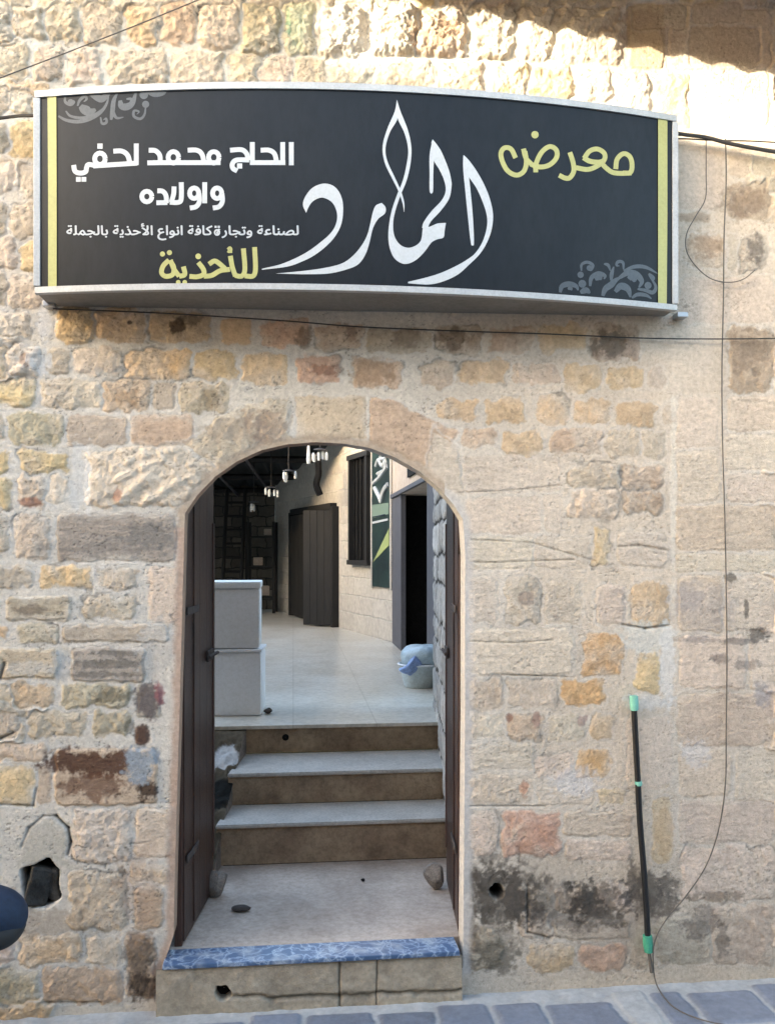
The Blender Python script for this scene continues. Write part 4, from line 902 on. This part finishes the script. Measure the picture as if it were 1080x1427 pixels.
cable('wire', 'thin wire stretched under the sign across the wall', [(74, 430, .03), (180, 434, .03), (260, 438, .025), (400, 447, .025), (500, 455, .02), (640, 461, .02), (760, 465, .02), (900, 471, .02), (1006, 472, .025), (1100, 471, .03)], .0026, M['cable'])
def z_pt(x, y): return onZ(x, y, .012)
P3 = [onY(x, y, -q) for x, y, q in ((1011, 193, .05), (1012, 250, .03), (1009, 330, .025), (1008, 420, .02), (1006, 520, .02), (1007, 620, .02), (1010, 720, .018), (1012, 820, .02), (1013, 920, .018), (1012, 1020, .018), (1011, 1090, .02), (1003, 1150, .02), (985, 1205, .03), (957, 1248, .04), (930, 1280, .045), (914, 1308, .045), (910, 1335, .04))] + [z_pt(914, 1370), z_pt(930, 1396), z_pt(950, 1411), z_pt(985, 1424), z_pt(1040, 1434)]
tag(MB().tube(spline(P3, 6), .0028, 6).build('wire', M['cablegrey'], None, True), 'long thin wire falling down the right of the wall onto the paving', 'cable')
hose = thing('hose', 'black hose bound with green tape standing against the right of the wall', 'hose', tuple(onY(903, 1350, -.025)))
base = np.array(hose.location)
hp = [onY(x, y, -.028) - base for x, y in ((883, 978), (886, 1035), (889, 1092), (892, 1150), (897, 1210), (901, 1270), (903, 1318))]
MB().tube(spline(hp, 6), [.0125] * 37, 10).build('hose_body', M['blackpipe'], hose, True)
def band(a, b, r, mt):
    MB().tube([onY(x, y, -.028) - base for x, y in (a, ((a[0] + b[0]) / 2, (a[1] + b[1]) / 2), b)], [r, r * 1.08, r * .95], 10).build('tape_band', mt, hose, True)
band((883, 970), (884, 990), .017, M['greentint']); band((889.5, 1089), (890, 1095), .0145, M['greentint']); band((902, 1304), (904, 1327), .019, M['green'])
MB().tube(spline([onY(x, y, -.028) - base for x, y in ((904, 1326), (906, 1340), (908, 1356))], 5), .0075, 8).build('hose_tail', M['cablegrey'], hose, True)
# white-washed socket lump in the niche on the left
def blob(name, label, cat, p, size, mt, seed, sub=3, rough=.22, flat=.0):
    b = bmesh.new(); bmesh.ops.create_icosphere(b, subdivisions=sub, radius=1)
    rr = random.Random(seed); dirs = [(Vector((rr.gauss(0, 1), rr.gauss(0, 1), rr.gauss(0, 1))).normalized(), rr.uniform(.55, .9)) for _ in range(9)]
    for v in b.verts:
        q = v.co.copy()
        for d, h in dirs:
            e = q.dot(d) - h
            if e > 0: q -= d * e * (1 - rough * .6)
        q *= 1 + rough * .18 * math.sin(7 * q.x + seed) * math.cos(6 * q.y - seed) 
        v.co = Vector((q.x * size[0], q.y * size[1], q.z * size[2]))
    zmin = min(v.co.z for v in b.verts)
    for v in b.verts: v.co.z -= zmin
    me = bpy.data.meshes.new(name); b.to_mesh(me); b.free(); me.shade_smooth()
    try: me.set_sharp_from_angle(angle=R(28))
    except Exception: pass
    o = link(name, me, mt); o.location = p; return tag(o, label, cat)
pn = onY(58, 1262, .035)
M['basalt'] = mat('black_basalt', (.012, .0115, .010), 0.55, noise=.7, nscale=16, bump=.012, bscale=36, col2=(.05, .046, .040), spec=.35)
bs = MB(); bs.box((-.012, 0, .082), (.085, .07, .150), rot=Matrix.Rotation(R(14), 3, 'Y') @ Matrix.Rotation(R(20), 3, 'Z'), bev=.010); bs.box((.050, .006, .085), (.06, .05, .125), rot=Matrix.Rotation(R(-7), 3, 'Y') @ Matrix.Rotation(R(-25), 3, 'Z'), bev=.012)
bmesh.ops.subdivide_edges(bs.bm, edges=bs.bm.edges[:], cuts=3, use_grid_fill=True)
for v_ in bs.bm.verts: v_.co += Vector((math.sin(60 * v_.co.z), math.sin(70 * v_.co.x + 50 * v_.co.z), math.cos(55 * v_.co.x))) * .003
o = bs.build('black_stone', M['basalt']); o.location = tuple(pn); tag(o, 'black stone lump set in a socket at the lower left of the wall', 'stone')
p = onZ(301, 1250, ZL); blob('rock', 'grey rough rock propping the left door leaf', 'rock', tuple(p), (.062, .05, .068), M['rock'], 11)
p = onZ(605, 1240, ZL); blob('rock', 'brown rounded rock propping the right door leaf', 'rock', tuple(p), (.056, .05, .062), M['rock'], 23)
p = onZ(336, 1270, ZL); blob('stone_chip', 'small flat brown chip lying on the landing', 'stone', tuple(p), (.044, .026, .015), M['rockdark'], 31)
p = onZ(506, 1229, ZL); blob('pebble', 'tiny black pebble in the middle of the landing', 'stone', tuple(p), (.012, .010, .008), M['dark'], 37, 2)
p = onZ(238, 1384, .004); blob('litter_scrap', 'tiny white scrap of litter at the left foot of the doorstep', 'litter', tuple(p), (.018, .010, .006), M['white'], 43, 2)

# ------------------------------------------------------------------ things in the courtyard
p0 = onZ(329, 998, Z3); p1 = onZ(366, 998, Z3)
bt = depth_at(333, p0[1]); bw = .34; bx = p1[0] - bw / 2 * CP; by = p1[1] + .16
bh = (998 - 905) * bt / F
def foam_box(label, z, h, lid, dx=0.0, rz=0.0):
    t = thing('foam_box', label, 'box', (bx + dx, by, z), rz - PSI * .6, 'white foam boxes by the stairs')
    MB().box((0, 0, (h - lid) / 2), (bw, .32, h - lid), bev=.022).build('box_body', M['foam'], t, True)
    MB().box((0, 0, h - lid / 2 + .0015), (bw + .012, .332, lid), bev=.008).build('lid', M['foamlid'] if lid > .03 else M['foam'], t, True)
foam_box('white foam box on the floor, bottom of the stack of two', Z3, bh, .02)
foam_box('white foam box with skylight put into its lid colour, on top of the other', Z3 + bh + .004, (905 - 812) * bt / F, .042, dx=-.018, rz=.06)
p = onZ(374, 995, Z3); blob('dark_rag', 'small dark bluish scrap beside the foam boxes', 'rag', tuple(p), (.03, .03, .02), M['rockdark'], 51)
p = onZ(586, 957, Z3); tb = thing('plastic_tub', 'pale round plastic tub standing near the right wall', 'tub', tuple(p))
MB().lathe([(.001, 0), (.11, 0), (.118, .01), (.15, .17), (.158, .175), (.158, .19), (.15, .19), (.145, .18), (.112, .018), (.001, .015)], 36).build('tub_body', M['tub'], tb, True)
MB().tube([(.157 * math.cos(a), .157 * math.sin(a), .186) for a in np.linspace(0, 2 * math.pi, 37)], .008, 8).build('rim', M['foamlid'], tb, True)
q = MB(); q.lathe([(.001, .335), (.05, .335), (.09, .33), (.125, .315), (.148, .285), (.152, .25), (.146, .21), (.14, .19)], 48, 1.0, 1.0); o = q.build('cover', M['bagpale'], tb, True)
for v_ in o.data.vertices:
    c_ = v_.co; a_ = math.atan2(c_.y, c_.x); f_ = 1 + .035 * math.sin(5 * a_ + 30 * c_.z) + .02 * math.sin(13 * a_ - 40 * c_.z); v_.co = Vector((c_.x * f_ + .012, c_.y * f_, c_.z + .008 * math.sin(3 * a_))); o['label'] = 'pale bulging cover rising from the tub'
pb = p + np.array([-.10, -.13, .10])
bg_ = blob('blue_bag', 'crumpled blue plastic bag draped over the left rim of the tub', 'bag', tuple(pb), (.085, .04, .06), M['bag'], 61, 4, .6)
for v_ in bg_.data.vertices:
    c_ = v_.co; f_ = 1 + .28 * math.sin(38 * c_.x + 21 * c_.z) * math.cos(44 * c_.z - 17 * c_.y); v_.co = Vector((c_.x * f_, c_.y * f_, c_.z * (1 + .3 * math.sin(30 * c_.x))))

tb.scale = (1.08, 1.0, .94)
# oblique courtyard wall
A3 = onZ(383, 850, Z3); B3 = onZ(545, 895, Z3)
du = (B3 - A3)[:2]; LW = np.linalg.norm(du); du = du / LW; aw = math.atan2(du[1], du[0])
nw = np.array([du[1], -du[0], 0.0])
cw = thing('courtyard_wall', 'pale courtyard wall of squared stones running back from the arch', 'wall', tuple(A3), aw)
MB().box((LW / 2 + .2, .16, 1.7), (LW + .4, .3, 3.4)).build('wall_face', M['court'], cw)
MB().box((LW / 2 + .2, .16, 3.43), (LW + .5, .4, .06)).build('coping', M['plaster'], cw)
def on_cw(x, y):
    p = onPlane(x, y, A3, nw); d = p - A3; return d[0] * du[0] + d[1] * du[1], p[2] - Z3
def cw_thing(name, label, cat, x): 
    u, _ = on_cw(x, 860); return thing(name, label, cat, (A3[0] + du[0] * u, A3[1] + du[1] * u, Z3), aw), u
# double door
ua, ub = on_cw(410, 800)[0], on_cw(470, 800)[0]; hd = on_cw(440, 714)[1]
dB, u0 = cw_thing('double_door', 'dark wooden double door standing ajar in the courtyard wall', 'door', 410); wB = ub - ua
MB().box((wB / 2, -.004, hd / 2), (wB, .02, hd)).build('opening_shade', M['dark'], dB)  # flat black sheet in place of the unlit space behind
for x in (0, wB): MB().box((x, -.035, hd / 2 + .02), (.09, .10, hd + .04), bev=.006).build('frame_post', M['blackwood'], dB)
MB().box((wB / 2, -.035, hd + .045), (wB - .095, .10, .09), bev=.006).build('frame_head', M['blackwood'], dB)
for i, (xa, xb, rz) in enumerate(((.05, wB * .52, .03), (wB - .05, wB * .80, .9))):
    wd = abs(xb - xa); s_ = 1 if xb > xa else -1
    lf = MB()
    for q in range(4): lf.box((s_ * (q + .5) * wd / 4, 0, hd / 2), (wd / 4 - .003, .035, hd - .03), bev=.003)
    o = lf.build('leaf', M['blackwood'], dB); o.location = (xa, -.06, .005); o.rotation_euler = (0, 0, -s_ * rz)
# window
ua, ub = on_cw(492, 700)[0], on_cw(517, 700)[0]; z1_, z0_ = on_cw(505, 637)[1], on_cw(505, 782)[1]
wn, u0 = cw_thing('window', 'tall dark barred window high on the courtyard wall', 'window', 492); ww = ub - ua; wh = z1_ - z0_; zc = (z0_ + z1_) / 2
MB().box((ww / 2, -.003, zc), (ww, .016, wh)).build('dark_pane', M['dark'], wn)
for x in (.02, ww - .02): MB().box((x, -.03, zc), (.06, .07, wh)).build('frame', M['blackwood'], wn)
for z in (z0_ - .02, z1_ + .02): MB().box((ww / 2, -.032, z), (ww + .1, .08, .06)).build('frame', M['blackwood'], wn)
for q in range(1, 5): MB().tube([(ww * q / 5, -.03, z0_ + .012), (ww * q / 5, -.03, z1_ - .012)], .012, 6).build('bar', M['dark'], wn)
# vertical banner
ua, ub = on_cw(521, 700)[0], on_cw(545, 700)[0]; z0_ = on_cw(532, 818)[1]; z1_ = on_cw(532, 625)[1]
bn, u0 = cw_thing('banner', 'tall dark green banner with white marks beside the window', 'banner', 521); bwid = ub - ua; bhgt = z1_ - z0_
def bnq(poly, mt, name, y):
    MB().prism([(x * bwid, z0_ + z * bhgt) for x, z in poly], y, y + .003).build(name, mt, bn)
M['bgreen'] = mat('banner_green', (.03, .06, .052), .4, noise=.5, nscale=3, col2=(.012, .02, .024)); M['byellow'] = mat('banner_yellow_green', (.30, .35, .14), .5); M['bpale'] = mat('banner_pale_green', (.16, .22, .17), .5)
bnq([(0, 0), (1, 0), (1, 1), (0, 1)], M['bgreen'], 'banner_sheet', -.02)
bnq([(.08, .18), (1, .30), (1, .42)], M['byellow'], 'flash', -.026)
bnq([(.02, .50), (.98, .52), (.98, .60), (.02, .60)], M['bpale'], 'pale_panel', -.026)
bnq([(.05, .46), (.95, .475), (.95, .49), (.05, .475)], M['white'], 'text_line', -.030); bnq([(.05, .505), (.8, .515), (.8, .522), (.05, .512)], M['navy'], 'text_line', -.030)
m = MB()
def bst(pts, w_):
    P_ = spline([np.array(p, float) for p in pts], 5)
    m.tube([(p[0] * bwid, -.026, z0_ + p[1] * bhgt) for p in P_], w_, 6)
bst([(.2, .72), (.5, .64), (.55, .62), (.7, .69), (.95, .73)], .03); bst([(.1, .76), (.5, .80), (.9, .86)], .025); bst([(.3, .99), (.7, .98), (.5, .93), (.8, .92), (.85, .96)], .02); bst([(.25, .88), (.4, .92), (.6, .87), (.8, .90), (.75, .84), (.35, .82)], .022)
m.build('white_mark', M['white'], bn, True)
for x in (-.06, 1.06): MB().box((x * bwid, -.012, (z0_ + z1_) / 2), (.05, .02, bhgt + .05)).build('edge_batten', M['tread'], bn)

# wall with the wide dark doorway, nearer on the right
E3 = onZ(608, 955, Z3); W2 = (E3 - B3)[:2]; L2 = np.linalg.norm(W2); W2 = W2 / L2; a2_ = math.atan2(W2[1], W2[0])
sh = thing('side_building', 'side building with a wide black doorway and grey jambs on the right', 'building', tuple(B3), a2_)
n2_ = np.array([W2[1], -W2[0], 0.0])
def on_w2(x, y): p = onPlane(x, y, B3, n2_); d = p - B3; return d[0] * W2[0] + d[1] * W2[1], p[2] - Z3
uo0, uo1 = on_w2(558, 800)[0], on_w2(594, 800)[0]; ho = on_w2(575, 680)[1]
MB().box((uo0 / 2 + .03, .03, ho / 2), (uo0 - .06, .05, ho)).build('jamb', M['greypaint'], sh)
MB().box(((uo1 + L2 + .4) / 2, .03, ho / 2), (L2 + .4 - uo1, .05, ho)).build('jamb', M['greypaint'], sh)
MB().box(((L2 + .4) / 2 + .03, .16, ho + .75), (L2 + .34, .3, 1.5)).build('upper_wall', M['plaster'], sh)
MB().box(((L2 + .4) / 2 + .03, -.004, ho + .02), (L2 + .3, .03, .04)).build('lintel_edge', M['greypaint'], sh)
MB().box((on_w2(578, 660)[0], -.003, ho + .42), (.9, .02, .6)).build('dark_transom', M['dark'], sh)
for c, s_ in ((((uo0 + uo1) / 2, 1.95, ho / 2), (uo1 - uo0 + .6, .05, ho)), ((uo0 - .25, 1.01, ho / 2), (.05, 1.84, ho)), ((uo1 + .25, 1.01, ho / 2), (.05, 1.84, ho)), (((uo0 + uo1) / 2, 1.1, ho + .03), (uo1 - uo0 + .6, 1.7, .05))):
    MB().box(c, s_).build('dark_room', M['dark'], sh)  # room walls coloured near-black to carry the interior shade

# back wall under the roof
C3 = A3; bk = thing('back_wall', 'rubble wall with roof shade in its dark colour at the far end of the courtyard', 'wall', (A3[0], A3[1] + .1, Z3), -PSI)
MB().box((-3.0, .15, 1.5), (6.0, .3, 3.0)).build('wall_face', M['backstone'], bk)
# courtyard outer walls that keep it enclosed
lw = thing('courtyard_wall', 'plain rendered wall closing the courtyard far on the left', 'wall', (-6.6, 8.6, Z3))
MB().box((0, 0, 1.7), (.3, 14, 3.4)).build('wall_face', M['court'], lw)
# roof over the far part of the courtyard, sloping down to the back
rf = thing('lean_to_roof', 'dark corrugated lean-to roof over the far end of the courtyard', 'roof', (0, 0, 0))
tA, tB = 11.6, 16.4
zA = H + (765 - 640) * 12.5 / F + .42; zB = Z3 + 2.05
def roof_pt(l, t):
    p = camxy(l, t); return Vector((p[0], p[1], zA + (zB - zA) * (t - 10.5) / (tB - 10.5)))
m = MB(); nl = 150; ls = np.linspace(-6.2, -.15, nl); prev = None
for i, l in enumerate(ls):
    o_ = Vector((0, 0, .022 * math.sin(i * 2 * math.pi / 6)))
    cur = [m.bm.verts.new(roof_pt(l, t) + o_) for t in np.linspace(tA, tB, 4)]
    if prev:
        for a_, b_, c_, d_ in zip(prev, prev[1:], cur[1:], cur): m.bm.faces.new((a_, b_, c_, d_))
    prev = cur
m.build('roof_sheet', M['roof'], rf, True)
for t in (11.8, 13, 14.3, 15.5):
    a_, b_ = roof_pt(-6, t), roof_pt(-.2, t); m = MB(); m.tube([a_ - Vector((0, 0, .09)), b_ - Vector((0, 0, .09))], .05, 6); m.build('beam', M['blackwood'], rf)
for l in (-2.6, -2.0):
    m = MB(); m.tube([roof_pt(l, tA) - Vector((0, 0, .16)), roof_pt(l, tB) - Vector((0, 0, .16))], .022, 6); m.build('pipe', M['greypaint'], rf)
# hanging glass ornaments under the roof
for i, (x, y, t) in enumerate(((446, 631, 10.4), (402, 660, 11.4), (378, 683, 12.4), (354, 703, 13.4))):
    p = atT(x, y, t); hl = thing('glass_chime', ['cluster of milky glass pendants nearest the arch crown', 'cluster of milky glass pendants, second along the roof', 'cluster of milky glass pendants, third along the roof', 'dim cluster of milky glass pendants farthest under the roof'][i], 'lamp', tuple(p), 0, 'glass pendants under the courtyard roof')
    l_ = (x - 540) / F * t; zr = roof_pt(l_, t).z
    MB().tube([(0, 0, .05), (0, 0, max(.1, zr - p[2]))], .006, 6).build('cord', M['cable'], hl)
    MB().lathe([(.001, .05), (.04, .048), (.075, .042), (.075, .034), (.001, .034)], 16).build('holder', M['greypaint'], hl, True)
    rl = random.Random(70 + i)
    for q, (dx, dy, dz) in enumerate([(rl.uniform(-.09, .09), rl.uniform(-.06, .06), rl.uniform(-.05, .0)) for _ in range(5)]):
        o = MB().lathe([(.001, -.06), (.014, -.06), (.018, -.03), (.016, .02), (.008, .035)], 12).build('pendant', M['glass'], hl, True); o.location = (dx, dy, dz)
p = atT(430, 637, 10.9); o = MB().lathe([(.001, -.08), (.020, -.08), (.026, -.03), (.022, .02), (.008, .22)], 12).build('glass_pendant', M['glass'], None, True); o.location = p
tag(o, 'single milky glass pendant left of the nearest cluster', 'lamp')
ca = [atT(443, 640, 11.6), atT(444, 660, 11.6), atT(441, 675, 11.6), atT(446, 690, 11.6)]
tag(MB().tube(spline(ca, 5), .045, 6).build('cable_bundle', M['dark'], None, True), 'dark tangle of cables hanging above the double door', 'cable')
# ladder and rack against the back wall
ld = thing('ladder', 'dark wooden ladder leaning on the far wall above the foam boxes', 'ladder', tuple(onZ(332, 852, Z3)), -PSI)
hl_ = 2.05
for x in (-.15, .15): MB().tube([(x, -.75, 0), (x, -.2, hl_)], .032, 8).build('rail', M['blackwood'], ld)
for q in range(1, 9): z = hl_ * q / 9; MB().tube([(-.15, -.75 + .55 * q / 9, z), (.15, -.75 + .55 * q / 9, z)], .022, 8).build('rung', M['blackwood'], ld)
rk = thing('storage_rack', 'dark open rack standing in the far corner', 'rack', tuple(onZ(368, 852, Z3)), -PSI)
for x in (-.22, .22):
    for y in (-.45, -.1): MB().box((x, y, .75), (.045, .045, 1.5)).build('post', M['blackwood'], rk)
for z in (.25, .75, 1.25): MB().box((0, -.275, z), (.39, .30, .025)).build('shelf', M['blackwood'], rk)
for i, (x, z, sz) in enumerate(((-.06, .77, .13), (.1, 1.27, .1), (.02, .27, .16))):
    q = rk.matrix_basis @ Vector((x, -.28, z + .003)); o = MB().box((0, 0, sz / 2), (sz * 1.2, sz, sz), bev=.01).build('carton', M['plaster'])
    o.location = (Matrix.Translation(rk.location) @ Matrix.Rotation(-PSI, 4, 'Z') @ Vector((x, -.28, z + .014)))
    o.rotation_euler = (0, 0, .1 * i); tag(o, ['small pale carton on the middle shelf of the dark rack', 'small pale carton on the top shelf of the dark rack', 'pale carton on the lowest shelf of the dark rack'][i], 'box', 'cartons on the rack')

# ------------------------------------------------------------------ motorbike whose navy tail shows at the left edge
tip = atT(38, 1276, 2.75)
mb_ = thing('motorbike', 'parked motorbike whose rounded navy blue tail pokes in at the left edge', 'motorbike', (tip[0], tip[1], 0), R(178))
def loft(prof, n=36):                                     # prof: (x, z, half width, half height)
    prof = [tuple(q) for q in spline(prof, 5)]
    m = MB(); rings = [[m.bm.verts.new((x, hw * math.cos(a), z + hh * math.sin(a))) for a in np.linspace(0, 2 * math.pi, n, endpoint=False)] for x, z, hw, hh in prof]
    for a_, b_ in zip(rings, rings[1:]):
        for q in range(n): m.bm.faces.new((a_[q], a_[(q + 1) % n], b_[(q + 1) % n], b_[q]))
    m.bm.faces.new(rings[0][::-1]); m.bm.faces.new(rings[-1]); return m
tz = tip[2]
loft([(.0, tz, .004, .006), (.008, tz, .035, .032), (.03, tz + .002, .06, .058), (.07, tz + .003, .082, .08), (.14, tz + .003, .10, .092), (.3, tz, .11, .09), (.45, tz - .01, .09, .06)]).build('tail_cowl', M['navy'], mb_, True)
loft([(.012, tz - .030, .03, .02), (.03, tz - .038, .064, .038), (.07, tz - .042, .088, .054), (.16, tz - .044, .106, .062), (.32, tz - .05, .114, .062), (.44, tz - .05, .09, .05)]).build('tail_underside', M['rubber'], mb_, True)  # darker lower half of the tail
loft([(.30, tz + .105, .02, .01), (.34, tz + .11, .10, .035), (.6, tz + .09, .13, .04), (.85, tz + .10, .10, .04), (.9, tz + .105, .03, .02)]).build('saddle', M['rubber'], mb_, True)
loft([(.86, tz + .1, .03, .03), (.92, tz + .12, .12, .09), (1.1, tz + .14, .14, .11), (1.25, tz + .14, .10, .08), (1.3, tz + .14, .03, .03)]).build('fuel_tank', M['navy'], mb_, True)
loft([(.72, .42, .05, .05), (.78, .42, .13, .15), (1.05, .40, .14, .17), (1.12, .40, .06, .08)]).build('engine', M['steel'], mb_, True)
for x in (.58, 1.62):
    wl = MB().tube([(x + .25 * math.cos(a), 0, .30 + .25 * math.sin(a)) for a in np.linspace(0, 2 * math.pi, 37)], .05, 10).build('wheel', M['rubber'], mb_, True)
    rm = MB().tube([(x + .2 * math.cos(a), 0, .30 + .2 * math.sin(a)) for a in np.linspace(0, 2 * math.pi, 37)], .016, 8)
    for a in np.linspace(0, 2 * math.pi, 12, endpoint=False): rm.tube([(x, 0, .3), (x + .2 * math.cos(a), 0, .3 + .2 * math.sin(a))], .004, 5)
    rm.build('rim', M['steel'], wl, True)
fm = MB(); fm.tube([(.58, .07, .3), (.75, .06, .45), (.9, .03, tz), (1.3, 0, tz + .1)], .02, 8); fm.tube([(.58, -.07, .3), (.75, -.06, .45), (.9, -.03, tz)], .02, 8); fm.build('frame', M['rubber'], mb_, True)
for s_ in (-1, 1): MB().tube([(1.62, s_ * .075, .3), (1.34, s_ * .075, tz + .2)], .018, 8).build('fork', M['steel'], mb_, True)
MB().tube([(1.2, -.34, tz + .32), (1.3, -.2, tz + .3), (1.33, 0, tz + .24), (1.3, .2, tz + .3), (1.2, .34, tz + .32)], .013, 8).build('handlebar', M['steel'], mb_, True)
MB().tube([(.7, .1, .35), (.62, .26, 0.012)], .012, 8).build('kickstand', M['steel'], mb_, True)

# ------------------------------------------------------------------ house opposite, with added tower and canopy that shade the wall
KY = math.tan(SUN_E) / math.cos(SUN_AZ); KX = math.tan(SUN_AZ)
OY = -5.4
l0, l1 = onY(560, 112), onY(1080, 214)
slope = (l1[2] - l0[2]) / (l1[0] - l0[0])
def opp(p): return p[0] + OY * KX, p[2] - OY * KY
ox, oz = opp(l0)
TD = 2.5
edgeX = onY(474, 60)[0] + (OY - TD) * KX
ob = thing('opposite_house', 'stone house across the street with its roofline raked to edge the sun band', 'building', (0, OY, 0))
xa, xb = edgeX, 9.0
MB().prism([(xa, -.05), (xb, -.05), (xb, oz + slope * (xb - ox)), (xa, oz + slope * (xa - ox))], -4, 0).build('house_front', M['facade'], ob)  # roofline slope shaped so its shadow edges the sun band
for x in (-4.2, -1.2, 1.8, 4.6): 
    MB().box((x, .004, 1.9), (1.0, .05, 1.5)).build('window', M['blackwood'], ob)
    MB().box((x, .03, 1.08), (1.2, .12, .08)).build('sill', M['plaster'], ob)
tw = thing('tower_sunblock', 'unseen tall tower across the street, added to end the sun band', 'building', (edgeX - 3.0, OY, 0))  # unseen block, added to cut the sun band off on the left
MB().box((-.01, -TD / 2, 4.4), (5.98, TD, 8.9)).build('tower_wall', M['facade'], tw)
MB().box((0, .004, 5), (1.0, .05, 1.5)).build('window', M['blackwood'], tw)
# canopy added unseen above the picture, to shade the wall top
c0, c1 = onY(560, 0), onY(1080, 105); sl_ = (c1[2] - c0[2]) / (c1[0] - c0[0])
PJ = .5
cn = thing('sunblocker', 'sloping corrugated metal canopy added out of view to shade the wall top', 'sunblocker', (0, 0, 0))
fx0, fz0 = c0[0] - PJ * KX, c0[2] + PJ * KY
m = MB(); prev = None
for i, x in enumerate(np.linspace(fx0 - .5, 7, 240)):
    z = fz0 + sl_ * (x - fx0); o_ = .012 * math.sin(i * 2 * math.pi / 5)
    cur = [m.bm.verts.new((x, -PJ, z + o_)), m.bm.verts.new((x, -.02, z + .25 + o_))]
    if prev: m.bm.faces.new((prev[0], prev[1], cur[1], cur[0]))
    prev = cur
m.build('blocker_sheet', M['tread'], cn, True)
for x in (fx0 + .2, fx0 + 1.6, fx0 + 3.0):
    z = fz0 + sl_ * (x - fx0); MB().tube([(x, -.02, z + .62), (x, -PJ + .03, z + .05)], .012, 6).build('bracket', M['steel'], cn)
